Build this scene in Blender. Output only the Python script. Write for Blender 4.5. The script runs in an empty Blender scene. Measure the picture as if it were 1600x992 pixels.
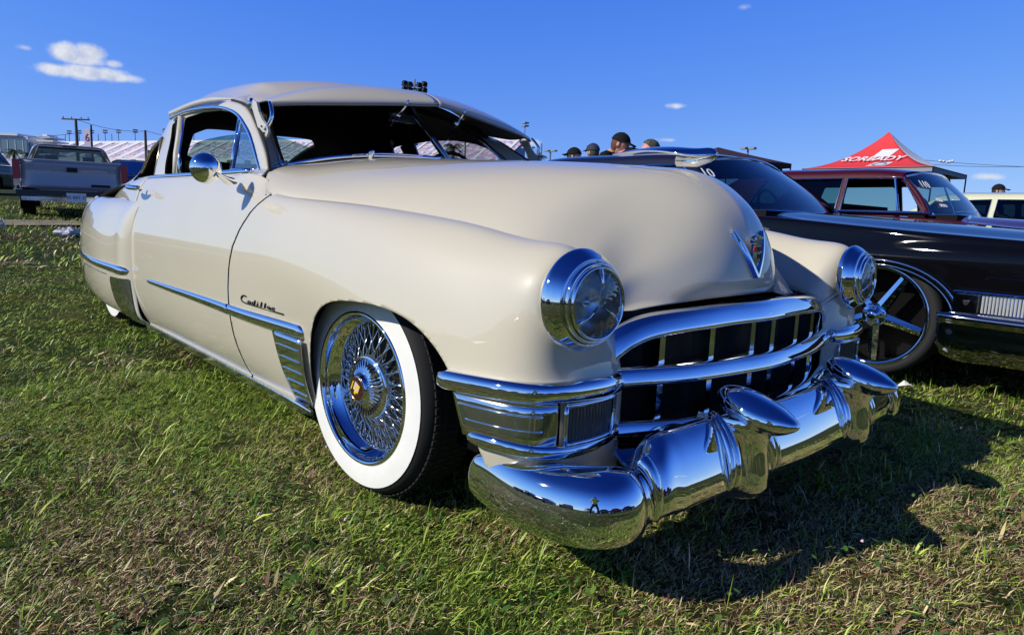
import bpy, math, random
import numpy as np
from mathutils import Vector, Matrix
rnd = random.Random(7)
nrng = np.random.default_rng(11)
C = bpy.context.scene.collection
SC = bpy.context.scene

# ------------------------------------------------------------------ camera
CAMP = np.array([1.76586, -1.89459, 0.86327])
R_ = np.array([0.6700241, 0.7413858, 0.03761377])
U_ = np.array([-0.13766332, 0.07430283, 0.98768816])
F_ = np.array([-0.72946317, 0.66695291, -0.15184631])
FPX = 1060.72
cd = bpy.data.cameras.new('camera'); cam = bpy.data.objects.new('camera', cd); C.objects.link(cam)
cd.sensor_width = 36; cd.lens = FPX / 1600 * 36; cd.clip_start = .05; cd.clip_end = 4000
cam.matrix_world = Matrix([[R_[0], U_[0], -F_[0], CAMP[0]], [R_[1], U_[1], -F_[1], CAMP[1]], [R_[2], U_[2], -F_[2], CAMP[2]], [0, 0, 0, 1]])
SC.camera = cam

# ------------------------------------------------------------------ light, sky
SUN = np.array([-0.28, -0.76, 0.55]); SUN /= np.linalg.norm(SUN)
sd_ = bpy.data.lights.new('sun', 'SUN'); so = bpy.data.objects.new('sun', sd_); C.objects.link(so)
sd_.energy = 5.0; sd_.angle = math.radians(.53); sd_.color = (1, .955, .88)
so.rotation_euler = Vector(SUN).to_track_quat('Z', 'Y').to_euler(); so.location = (-20, -25, 30)
SC.view_settings.view_transform = 'Standard'; SC.view_settings.look = 'None'
SC.view_settings.exposure = 0.0; SC.view_settings.gamma = 1
W = bpy.data.worlds.new('World'); SC.world = W; W.use_nodes = True
nt = W.node_tree; nt.nodes.clear()
def NN(nt, t, **k):
    n = nt.nodes.new(t)
    for a, b in k.items():
        if a == 'ins':
            for i, v in b.items():
                if hasattr(v, 'is_linked') or isinstance(v, bpy.types.NodeSocket): nt.links.new(v, n.inputs[i])
                else: n.inputs[i].default_value = v
        else: setattr(n, a, b)
    return n
def M(nt, op, a, b=0.0, c=0.0): return NN(nt, 'ShaderNodeMath', operation=op, ins={0: a, 1: b, 2: c}).outputs[0]
def VM(nt, op, a, b=(0, 0, 0)):
    n = NN(nt, 'ShaderNodeVectorMath', operation=op, ins={0: a, 1: b}); return n.outputs[1] if op == 'DOT_PRODUCT' else n.outputs[0]
sky = NN(nt, 'ShaderNodeTexSky', sky_type='NISHITA', sun_disc=False)
sky.sun_elevation = math.asin(SUN[2]); sky.sun_rotation = math.atan2(SUN[0], SUN[1])
sky.altitude = 0; sky.air_density = 1.0; sky.dust_density = 0.0; sky.ozone_density = 3.0
tcs = NN(nt, 'ShaderNodeTexCoord').outputs['Generated']
sv = VM(nt, 'NORMALIZE', VM(nt, 'ADD', VM(nt, 'MULTIPLY', tcs, (1, 1, .80)), (0, 0, .16))); nt.links.new(sv, sky.inputs[0])
hs = NN(nt, 'ShaderNodeHueSaturation', ins={'Hue': .515, 'Saturation': 1.22, 'Value': .15, 'Fac': 1.0, 'Color': sky.outputs[0]})
tc = NN(nt, 'ShaderNodeTexCoord').outputs['Generated']
def pdir(px, py):
    v = F_ * FPX + R_ * (px - 800) + U_ * (496 - py); return v / np.linalg.norm(v)
def at(px, py, d):
    """point d metres in front of the camera along the direction of a place seen in the photograph"""
    return CAMP + F_ * d + R_ * ((px - 800) / FPX * d) + U_ * ((496 - py) / FPX * d)
noi = NN(nt, 'ShaderNodeTexNoise', ins={'Vector': tc, 'Scale': 42.0, 'Detail': 8.0, 'Roughness': .62}).outputs['Fac']
noi2 = NN(nt, 'ShaderNodeTexNoise', ins={'Vector': tc, 'Scale': 9.0, 'Detail': 2.0, 'Roughness': .5}).outputs['Fac']
cloud = None
CL = [(108, 84, 26, 15, 1.35), (140, 83, 22, 15, 1.35), (125, 92, 40, 11, 1.2), (176, 100, 15, 7, .95), (95, 110, 38, 10, 1.2), (140, 114, 56, 12, 1.25), (185, 122, 40, 9, 1.0),
      (37, 75, 14, 6, .80), (1055, 166, 22, 6, .80), (1163, 12, 22, 8, .62), (820, 224, 34, 10, 1.0), (1040, 219, 26, 5, .7), (1545, 276, 34, 7, .8)]
# more of the same small fair-weather clouds outside the frame
for k in range(16):
    CL.append(None)
def cloudnode(dv, ru, rv, amp):
    global cloud
    dv = Vector(dv); rr = dv.cross(Vector((0, 0, 1))).normalized(); uu = rr.cross(dv)
    a = M(nt, 'DIVIDE', VM(nt, 'DOT_PRODUCT', tc, tuple(rr)), ru); b = M(nt, 'DIVIDE', VM(nt, 'DOT_PRODUCT', tc, tuple(uu)), rv)
    d = M(nt, 'SQRT', M(nt, 'ADD', M(nt, 'MULTIPLY', a, a), M(nt, 'MULTIPLY', b, b)))
    f = M(nt, 'GREATER_THAN', VM(nt, 'DOT_PRODUCT', tc, tuple(dv)), 0.0)
    m = M(nt, 'MULTIPLY', M(nt, 'MULTIPLY', M(nt, 'MAXIMUM', M(nt, 'SUBTRACT', 1.35, d), 0.0), f), amp)
    cloud = m if cloud is None else M(nt, 'MAXIMUM', cloud, m)
for c in CL:
    if c: cloudnode(pdir(c[0], c[1]), c[2] / FPX, c[3] / FPX, c[4])
    else:
        az = rnd.uniform(0, 6.283); el = rnd.uniform(.05, .4)
        dv = Vector((math.cos(az) * math.cos(el), math.sin(az) * math.cos(el), math.sin(el)))
        if dv.dot(Vector(F_)) > .35: continue
        s = rnd.uniform(.03, .06); cloudnode(dv, s, s * .3, rnd.uniform(.5, 1))
cm = M(nt, 'SUBTRACT', cloud, M(nt, 'MULTIPLY', M(nt, 'SUBTRACT', 1.0, noi), 1.15))
cm = NN(nt, 'ShaderNodeMapRange', interpolation_type='SMOOTHSTEP', ins={'Value': cm, 'From Min': -.12, 'From Max': .62}).outputs[0]
sp = NN(nt, 'ShaderNodeSeparateColor', ins={0: hs.outputs[0]})   # film response of the deep polarised blue, same in every direction
cr = M(nt, 'MULTIPLY', M(nt, 'POWER', M(nt, 'MULTIPLY', sp.outputs[0], 1 / .227), 1.5), .255); cb = M(nt, 'TANH', M(nt, 'MULTIPLY', sp.outputs[2], 2.05))
up_ = NN(nt, 'ShaderNodeSeparateXYZ', ins={0: tcs}).outputs[2]
dk = NN(nt, 'ShaderNodeMapRange', interpolation_type='SMOOTHSTEP', ins={'Value': up_, 'From Min': .26, 'From Max': .85, 'To Min': 10.0, 'To Max': 2.0}).outputs[0]
dkc = NN(nt, 'ShaderNodeCombineColor', ins={0: dk, 1: dk, 2: M(nt, 'ADD', M(nt, 'MULTIPLY', dk, .9), 1.0)}).outputs[0]
cc_ = NN(nt, 'ShaderNodeCombineColor', ins={0: M(nt, 'MINIMUM', cr, .6), 1: M(nt, 'MINIMUM', M(nt, 'MULTIPLY', M(nt, 'POWER', sp.outputs[1], 1.05), 1.10), .75), 2: cb})
cc2_ = NN(nt, 'ShaderNodeMix', data_type='RGBA', blend_type='MULTIPLY', ins={0: 1.0, 6: cc_.outputs[0], 7: dkc})
bg1 = NN(nt, 'ShaderNodeBackground', ins={'Color': cc2_.outputs[2], 'Strength': .1})
csh = NN(nt, 'ShaderNodeMapRange', ins={'Value': NN(nt, 'ShaderNodeTexNoise', ins={'Vector': tc, 'Scale': 60.0, 'Detail': 5.0}).outputs['Fac'], 'From Min': .35, 'From Max': .65}).outputs[0]
ccol = NN(nt, 'ShaderNodeMix', data_type='RGBA', ins={0: csh, 6: (.60, .67, .85, 1), 7: (.96, .97, 1.0, 1)})
bg2 = NN(nt, 'ShaderNodeBackground', ins={'Color': ccol.outputs[2], 'Strength': .88})
mx = NN(nt, 'ShaderNodeMixShader', ins={0: M(nt, 'MULTIPLY', cm, .9), 1: bg1.outputs[0], 2: bg2.outputs[0]})
NN(nt, 'ShaderNodeOutputWorld', ins={0: mx.outputs[0]})

# ------------------------------------------------------------------ materials
MATS = {}
def mat(name, color=(.5, .5, .5), rough=.5, metal=0., coat=0., spec=.5, bump=None, noise=None, alpha=None, **kw):
    if name in MATS: return MATS[name]
    m = bpy.data.materials.new(name); m.use_nodes = True; t = m.node_tree
    p = t.nodes['Principled BSDF']
    p.inputs['Base Color'].default_value = (*color, 1); p.inputs['Roughness'].default_value = rough
    p.inputs['Metallic'].default_value = metal; p.inputs['Coat Weight'].default_value = coat; p.inputs['Coat Roughness'].default_value = .03
    p.inputs['Specular IOR Level'].default_value = spec
    if noise:   # (scale, second colour, detail, sharpness)
        co = NN(t, 'ShaderNodeTexCoord').outputs['Object']
        nz = NN(t, 'ShaderNodeTexNoise', ins={'Vector': co, 'Scale': noise[0], 'Detail': noise[2]}).outputs['Fac']
        mr = NN(t, 'ShaderNodeMapRange', ins={'Value': nz, 'From Min': .5 - noise[3], 'From Max': .5 + noise[3]}).outputs[0]
        mc = NN(t, 'ShaderNodeMix', data_type='RGBA', ins={0: mr, 6: (*color, 1), 7: (*noise[1], 1)})
        t.links.new(mc.outputs[2], p.inputs['Base Color'])
    if bump:    # (scale, strength, distance)
        co = NN(t, 'ShaderNodeTexCoord').outputs['Object']
        nz = NN(t, 'ShaderNodeTexNoise', ins={'Vector': co, 'Scale': bump[0], 'Detail': 4.0}).outputs['Fac']
        bp = NN(t, 'ShaderNodeBump', ins={'Strength': bump[1], 'Distance': bump[2], 'Height': nz})
        t.links.new(bp.outputs[0], p.inputs['Normal'])
    MATS[name] = m; return m
def glass(name, tint=(.8, .9, .88), refl=1.0, rough=.0):
    if name in MATS: return MATS[name]
    m = bpy.data.materials.new(name); m.use_nodes = True; t = m.node_tree; t.nodes.clear()
    tr = NN(t, 'ShaderNodeBsdfTransparent', ins={0: (*tint, 1)}); gl = NN(t, 'ShaderNodeBsdfGlossy', ins={'Roughness': rough})
    fr = NN(t, 'ShaderNodeFresnel', ins={0: 1.5}); k = M(t, 'MINIMUM', M(t, 'MULTIPLY', fr.outputs[0], refl), 1.0)
    mx = NN(t, 'ShaderNodeMixShader', ins={0: k, 1: tr.outputs[0], 2: gl.outputs[0]}); NN(t, 'ShaderNodeOutputMaterial', ins={0: mx.outputs[0]})
    MATS[name] = m; return m
def paint(name, color, dirt=.06, rough=.32, spec=.5):
    m = mat(name, color, rough, coat=1.0, spec=spec); t = m.node_tree; p = t.nodes['Principled BSDF']
    if p.inputs['Base Color'].is_linked: return m
    co = NN(t, 'ShaderNodeTexCoord').outputs['Object']
    a = NN(t, 'ShaderNodeTexNoise', ins={'Vector': co, 'Scale': 2.2, 'Detail': 6.0}).outputs['Fac']
    b = NN(t, 'ShaderNodeTexNoise', ins={'Vector': co, 'Scale': 160., 'Detail': 2.0}).outputs['Fac']
    f = M(t, 'ADD', M(t, 'MULTIPLY', a, .7), M(t, 'MULTIPLY', b, .3))
    mr = NN(t, 'ShaderNodeMapRange', ins={'Value': f, 'From Min': .3, 'From Max': .7, 'To Min': 0., 'To Max': 1.}).outputs[0]
    c2 = tuple(c * (1 - dirt * 2) for c in color)
    mc = NN(t, 'ShaderNodeMix', data_type='RGBA', ins={0: mr, 6: (*color, 1), 7: (*c2, 1)}); t.links.new(mc.outputs[2], p.inputs['Base Color'])
    rr = NN(t, 'ShaderNodeMapRange', ins={'Value': a, 'From Min': .35, 'From Max': .7, 'To Min': .0, 'To Max': .03}).outputs[0]
    t.links.new(rr, p.inputs['Coat Roughness'])
    bp = NN(t, 'ShaderNodeBump', ins={'Strength': .12, 'Distance': .002, 'Height': NN(t, 'ShaderNodeTexNoise', ins={'Vector': co, 'Scale': 5.0, 'Detail': 1.0}).outputs['Fac']})
    t.links.new(bp.outputs[0], p.inputs['Coat Normal']); return m
CREAM = paint('cream_paint', (.55, .505, .385), .02, .42, .25); CREAM.node_tree.nodes['Principled BSDF'].inputs['Coat IOR'].default_value = 1.6
CHROME = mat('chrome', (.86, .87, .89), .025, 1.0, bump=(6.0, .05, .004))
CHROMEP = mat('pitted_chrome', (.80, .81, .83), .09, 1.0, bump=(40., .12, .002))
BLACK = mat('black_trim', (.012, .012, .013), .55, spec=.25)
RUBBER = mat('rubber', (.022, .022, .023), .7, spec=.15, bump=(300., .2, .001))
DARKIN = mat('black_cloth', (.012, .011, .010), .9, spec=.05)
WELL = mat('wheel_well_black', (.006, .006, .006), .95, spec=.03)
WHITEW = mat('white_rubber', (.80, .79, .74), .5, noise=(9., (.72, .71, .66), 5., .25))
GLASS = glass('clear_glass', (.80, .90, .90), 1.4)
TINT = glass('green_tinted_glass', (.35, .52, .48), 1.3)
DTINT = glass('dark_tinted_glass', (.10, .16, .16), 1.6)
BEIGE = mat('dark_underside', (.09, .08, .065), .7)  # underside coloured much darker than the cream above

# ------------------------------------------------------------------ helpers
def link(o, parent=None, label=None, cat=None, group=None, kind=None):
    C.objects.link(o)
    if parent is not None: o.parent = parent
    for k, v in (('label', label), ('category', cat), ('group', group), ('kind', kind)):
        if v: o[k] = v
    return o
def mesh(name, V, Fc, m=None, parent=None, smooth=True, **k):
    me = bpy.data.meshes.new(name); me.from_pydata([tuple(map(float, v)) for v in V], [], [tuple(map(int, f)) for f in Fc]); me.update()
    for mm in (m if isinstance(m, (list, tuple)) else [m]):
        if mm: me.materials.append(mm)
    if smooth: me.polygons.foreach_set('use_smooth', [True] * len(me.polygons))
    o = bpy.data.objects.new(name, me); link(o, parent, **k); return o
def empty(name, loc=(0, 0, 0), rz=0, **k):
    o = bpy.data.objects.new(name, None); o.empty_display_size = .2; o.location = loc; o.rotation_euler = (0, 0, rz); link(o, **k); return o
class MB:
    """collects faces of one part"""
    def __init__(s): s.V = []; s.F = []
    def add(s, V, F):
        n = len(s.V); s.V += [tuple(v) for v in V]; s.F += [tuple(i + n for i in f) for f in F]; return s
    def box(s, c, d, R=None, taper=1.0):
        v = np.array([(x, y, z) for z in (-.5, .5) for y in (-.5, .5) for x in (-.5, .5)], float)
        v[4:, :2] *= taper; v *= d
        if R is not None: v = v @ np.array(R).T
        return s.add(v + np.array(c), [(0, 2, 3, 1), (4, 5, 7, 6), (0, 1, 5, 4), (2, 6, 7, 3), (0, 4, 6, 2), (1, 3, 7, 5)])
    def tube(s, path, r, n=8, cap=True, flat=1.0, up=None):
        V, F = sweep_vf(path, [(math.cos(a) , math.sin(a) * flat) for a in np.linspace(0, 2 * math.pi, n, endpoint=False)], r, up, cap); return s.add(V, F)
    def lathe(s, prof, n=32, axis='Z', c=(0, 0, 0)):
        V, F = lathe_vf(prof, n, axis); return s.add(np.array(V) + np.array(c), F)
    def prism(s, poly, d, origin, ux, uy, uz):
        """poly in (u,v) extruded by d along uz"""
        o = np.array(origin, float); ux, uy, uz = map(lambda q: np.array(q, float), (ux, uy, uz)); n = len(poly)
        V = [o + ux * a + uy * b for a, b in poly] + [o + ux * a + uy * b + uz * d for a, b in poly]
        return s.add(V, [tuple(range(n))[::-1], tuple(range(n, 2 * n))] + [(i, (i + 1) % n, n + (i + 1) % n, n + i) for i in range(n)])
    def build(s, name, m=None, parent=None, smooth=False, **k): return mesh(name, s.V, s.F, m, parent, smooth, **k)
def sweep_vf(path, sec, rad=1.0, up=None, cap=True):
    P = np.array(path, float); n = len(P); T = np.gradient(P, axis=0); T /= np.linalg.norm(T, axis=1)[:, None] + 1e-12
    u = np.array(up if up is not None else (0, 0, 1), float)
    if up is None and abs(T[:, 2]).max() > .93: u = np.array((1, 0, 0.2)) if abs(T[:, 2]).min() > .3 else np.array((.3, 1, 0.1))
    rad = np.broadcast_to(np.array(rad, float).reshape(-1, 1) if np.ndim(rad) == 1 else np.array(rad, float), (n, 2)) if np.ndim(rad) < 2 else np.array(rad)
    V = []
    for i in range(n):
        a = np.cross(T[i], u); a /= np.linalg.norm(a) + 1e-12; b = np.cross(a, T[i])
        for x, y in sec: V.append(P[i] + a * x * rad[i, 0] + b * y * rad[i, 1])
    k = len(sec); F = [(i * k + j, i * k + (j + 1) % k, (i + 1) * k + (j + 1) % k, (i + 1) * k + j) for i in range(n - 1) for j in range(k)]
    if cap: F += [tuple(range(k))[::-1], tuple(range((n - 1) * k, n * k))]
    return V, F
def lathe_vf(prof, n=32, axis='Z'):
    V = []
    for r, h in prof:
        for i in range(n):
            a = 2 * math.pi * i / n; x, y = r * math.cos(a), r * math.sin(a)
            V.append((x, y, h) if axis == 'Z' else ((x, h, y) if axis == 'Y' else (h, x, y)))
    k = len(prof); F = [(i * n + j, i * n + (j + 1) % n, (i + 1) * n + (j + 1) % n, (i + 1) * n + j) for i in range(k - 1) for j in range(n)]
    return V, F
def spl(P, n, closed=False):
    """smooth cubic through points (natural, chord-length parameter)"""
    P = np.array(P, float)
    d = np.linalg.norm(np.diff(P.reshape(len(P), -1), axis=0), axis=1) ** .6 + 1e-6; t = np.concatenate([[0], np.cumsum(d)])
    return ncs(t, P, np.linspace(0, t[-1], n))
def ncs(t, P, tt):
    n = len(t); sh = P.shape[1:]; Y = P.reshape(n, -1); h = np.diff(t)
    A = np.eye(n); B = np.zeros_like(Y)
    for i in range(1, n - 1):
        A[i, i - 1] = h[i - 1]; A[i, i] = 2 * (h[i - 1] + h[i]); A[i, i + 1] = h[i]
        B[i] = 6 * ((Y[i + 1] - Y[i]) / h[i] - (Y[i] - Y[i - 1]) / h[i - 1])
    Mm = np.linalg.solve(A, B); k = np.clip(np.searchsorted(t, tt) - 1, 0, n - 2); a = (tt - t[k])[:, None]; hh = h[k][:, None]; b = hh - a
    r = (Mm[k] * b ** 3 + Mm[k + 1] * a ** 3) / (6 * hh) + (Y[k] / hh - Mm[k] * hh / 6) * b + (Y[k + 1] / hh - Mm[k + 1] * hh / 6) * a
    return r.reshape((len(tt),) + sh)
def loft(rows, nu, nv):
    P = np.array(rows, float)
    d = np.linalg.norm(np.diff(P, axis=0), axis=2).mean(1) ** .7; t = np.concatenate([[0], np.cumsum(d)])
    P = ncs(t, P, np.linspace(0, t[-1], nu))
    Q = P.transpose(1, 0, 2); d = np.linalg.norm(np.diff(Q, axis=0), axis=2).mean(1) ** .7; t = np.concatenate([[0], np.cumsum(d)])
    return ncs(t, Q, np.linspace(0, t[-1], nv)).transpose(1, 0, 2)
def gridfaces(nu, nv, flip=False, closeu=False, closev=False):
    F = []
    for i in range(nu if closeu else nu - 1):
        for j in range(nv if closev else nv - 1):
            a, b, c, d = i * nv + j, ((i + 1) % nu) * nv + j, ((i + 1) % nu) * nv + (j + 1) % nv, i * nv + (j + 1) % nv
            F.append((a, d, c, b) if flip else (a, b, c, d))
    return F
def solid(o, t=.012, off=-1., inner=False):
    s = o.modifiers.new('thickness', 'SOLIDIFY'); s.thickness = t; s.offset = off
    if inner: s.material_offset = 1; s.material_offset_rim = 1  # edges take the dark inner colour, painting shade into the panel gaps
    return o
def orient(V, F, out):
    V = np.array(V, float); s = 0.
    for f in F[::max(1, len(F) // 400)]:
        a, b, c = V[f[0]], V[f[1]], V[f[2]]; s += np.cross(b - a, c - a) @ (a - np.array(out))
    return [f[::-1] for f in F] if s < 0 else list(F)
def gridobj(name, P, m, parent=None, flip=False, t=0, inner=False, out=None, **k):
    nu, nv = P.shape[:2]; F = gridfaces(nu, nv, flip)
    if t and out is None: out = (-1.5, 0, .4)
    if out is not None: F = orient(P.reshape(-1, 3), F, out)
    o = mesh(name, P.reshape(-1, 3), F, m, parent, True, **k)
    if t: solid(o, t, -1., inner)
    return o
def trim(P, S):
    """keep the part of grid P where S>0, its edge following S=0"""
    nu, nv = S.shape; P = P.copy(); keep = S > 0; O = P.copy(); new = {}
    vf = keep[:-1, :-1] | keep[1:, :-1] | keep[:-1, 1:] | keep[1:, 1:]
    for i in range(nu):
        for j in range(nv):
            if keep[i, j]: continue
            best = []
            for di in (-1, 0, 1):
                for dj in (-1, 0, 1):
                    a, b = i + di, j + dj
                    if (di or dj) and 0 <= a < nu and 0 <= b < nv and keep[a, b]:
                        t = S[a, b] / (S[a, b] - S[i, j] + 1e-12); best.append((abs(di) + abs(dj), t, a, b))
            if best:
                w = [b for b in best if b[0] == min(x[0] for x in best)]
                P[i, j] = np.mean([O[a, b] + (O[i, j] - O[a, b]) * t for _, t, a, b in w], axis=0)
    F = [(i * nv + j, (i + 1) * nv + j, (i + 1) * nv + j + 1, i * nv + j + 1) for i in range(nu - 1) for j in range(nv - 1) if vf[i, j]]
    used = sorted({v for f in F for v in f}); ix = {v: n for n, v in enumerate(used)}
    return P.reshape(-1, 3)[used], [tuple(ix[v] for v in f) for f in F]
def sdpoly(px, pz, poly):
    """signed distance, positive inside the closed polygon"""
    poly = np.array(poly); d = np.full(px.shape, 1e9); ins = np.zeros(px.shape, bool); n = len(poly)
    for i in range(n):
        a, b = poly[i], poly[(i + 1) % n]; e = b - a; wx, wz = px - a[0], pz - a[1]
        t = np.clip((wx * e[0] + wz * e[1]) / (e @ e + 1e-12), 0, 1); d = np.minimum(d, np.hypot(wx - e[0] * t, wz - e[1] * t))
        c = ((a[1] > pz) != (b[1] > pz)) & (px < (b[0] - a[0]) * (pz - a[1]) / (b[1] - a[1] + 1e-12) + a[0]); ins ^= c
    return np.where(ins, d, -d)
def mirY(V): V = np.array(V, float).copy(); V[..., 1] *= -1; return V
def copy_tree(o, parent=None):
    c = o.copy(); C.objects.link(c)
    if parent is not None: c.parent = parent
    for ch in list(CH.get(o.name, [])) or [x for x in o.children]: copy_tree(ch, c)
    return c
CH = {}
# ================================================================== the cream car
car = empty('classic_car', (0, 0, 0), label='cream vintage coupe with whitewall tyres and heavy chrome bumper, nearest the camera', cat='car')
def both(fn):
    for s in (-1, 1): fn(s)
def S3(P, s):
    """model data is written for y>0; s=-1 gives the side nearest the camera"""
    P = np.array(P, float).copy(); P[..., 1] *= s; return P
# --- side shell: door and front fender share it
def rw(x, yz): return [(x, y, z) for y, z in yz]
B0 = [(.885, .185), (.915, .24), (.94, .32), (.955, .44), (.957, .57), (.95, .70), (.93, .80), (.915, .86), (.902, .90), (.887, .935), (.868, .968)]
shell = [rw(-2.34, B0), rw(-1.6, B0), rw(-1.05, B0),
  rw(-.75, [(.885, .185), (.915, .24), (.942, .32), (.958, .44), (.961, .57), (.953, .70), (.934, .80), (.918, .86), (.902, .897), (.885, .928), (.865, .960)]),
  rw(-.5, [(.882, .185), (.905, .24), (.928, .32), (.947, .44), (.960, .57), (.957, .70), (.935, .79), (.91, .855), (.875, .888), (.84, .882), (.80, .86)]),
  rw(-.15, [(.88, .185), (.90, .24), (.920, .32), (.940, .44), (.958, .56), (.957, .68), (.925, .78), (.885, .845), (.835, .874), (.785, .860), (.73, .80)]),
  rw(.2, [(.89, .185), (.925, .24), (.95, .32), (.963, .43), (.96, .54), (.945, .65), (.91, .75), (.86, .82), (.80, .850), (.735, .83), (.66, .74)]),
  rw(.42, [(.88, .19), (.91, .24), (.935, .32), (.945, .41), (.942, .50), (.928, .61), (.898, .71), (.85, .785), (.785, .826), (.71, .80), (.60, .68)]),
  rw(.60, [(.865, .19), (.893, .24), (.912, .32), (.92, .40), (.918, .48), (.906, .58), (.884, .68), (.84, .762), (.765, .803), (.685, .768), (.58, .62)]),
  [(.685, .84, .20), (.69, .865, .25), (.70, .88, .32), (.705, .885, .39), (.705, .882, .46), (.70, .876, .55), (.705, .868, .66), (.712, .830, .745), (.714, .757, .787), (.705, .68, .752), (.66, .575, .61)],
  [(.745, .79, .20), (.75, .805, .25), (.755, .81, .32), (.755, .81, .39), (.755, .808, .46), (.745, .815, .53), (.745, .815, .62), (.745, .795, .705), (.745, .755, .735), (.74, .70, .70), (.685, .585, .60)],
  [(.765, .66, .2), (.765, .66, .25), (.765, .66, .32), (.765, .66, .39), (.765, .66, .46), (.75, .67, .51), (.745, .69, .57), (.745, .715, .63), (.745, .73, .655), (.735, .69, .63), (.70, .59, .585)],
  [(.735, .57, .2), (.735, .57, .25), (.735, .57, .32), (.735, .57, .39), (.735, .57, .46), (.73, .575, .50), (.722, .58, .54), (.715, .58, .565), (.71, .58, .58), (.705, .58, .58), (.70, .575, .575)]]
SH = loft(shell, 230, 84)
SX, SZ = SH[..., 0], SH[..., 2]
cutp = np.array([(.10, -.815), (.20, -.815), (.27, -.823), (.36, -.85), (.45, -.868), (.54, -.871), (.63, -.86), (.70, -.835), (.77, -.785), (.833, -.715), (.875, -.65), (.897, -.625), (.91, -.66), (.95, -.71), (1.0, -.755), (1.1, -.78)])
XC = np.interp(SZ, cutp[:, 0], cutp[:, 1])
arch = spl([(-.275, .10), (-.270, .27), (-.240, .40), (-.165, .52), (-.06, .582), (.07, .603), (.20, .606), (.325, .588), (.42, .548), (.493, .49), (.55, .405), (.595, .31), (.625, .22), (.64, .10)], 60)
sA = -sdpoly(SX, SZ, np.vstack([arch, [(.64, -.2), (-.275, -.2)]]))
jj = np.arange(SH.shape[1])[None, :] / (SH.shape[1] - 1)
sF = np.minimum(np.minimum(SX - XC - .0065, sA), np.where(SX < -.35, .893 + np.maximum(0, SX + .62) * .02 - SZ, 1))
sF = np.where((SX > -.6) & (jj > .7), np.minimum(SX - XC - .0065, 1), sF)
sD = np.minimum(XC - .0065 - SX, SX + 2.30)
for s in (-1, 1):
    V, F = trim(SH, sF); V = S3(V, s); F = orient(V, F, (-.5, 0, .5))
    o = mesh('front_fender', V, F, [CREAM, WELL], car); solid(o, .012, -1, True)
    V, F = trim(SH, sD); V = S3(V, s); F = orient(V, F, (-1.5, 0, .5))
    door = mesh('door', V, F, [CREAM, WELL], car); solid(door, .016, -1, True)
    # door handle: escutcheon, bar
    mb = MB(); V0 = lambda x, y, z: (x, y * s, z)
    mb.tube([V0(-2.17, .925, .915), V0(-2.17, .965, .918)], .014, 10)
    mb.tube(S3(spl([(-2.27, .955, .925), (-2.22, .975, .922), (-2.15, .975, .918), (-2.08, .955, .915)], 10), s), [.006, .011, .013, .014, .014, .014, .013, .012, .009, .004], 10)
    mb.build('door_handle', CHROME, door, True)
# dark backing behind the panel gaps
for s in (-1, 1):
    g = SH.copy(); g[..., 1] -= .02; V, F = trim(g, np.minimum(np.minimum(SX + 1.2, -.58 - SX), np.minimum(.885 - SZ, sA)))
    mesh('inner_panel', S3(V, s), F if s > 0 else [f[::-1] for f in F], WELL, car)
# wheel housings
for s in (-1, 1):
    mb = MB(); prof = [(.40, 0), (.43, .42)]
    for i in range(24):
        a0, a1 = math.pi * i / 24, math.pi * (i + 1) / 24
        mb.add([(.13 + (.50 if a < math.pi / 2 else .62) * math.cos(a), y * s, .20 + .47 * math.sin(a)) for a in (a0, a1) for y in (.85, .45)], [(0, 1, 3, 2)])
    mb.add([(.13 + (.50 if a < math.pi / 2 else .62) * math.cos(a), .45 * s, .20 + .47 * math.sin(a)) for a in np.linspace(0, math.pi, 24)], [tuple(range(24))])
    mb.build('wheel_housing', WELL, car)
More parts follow.
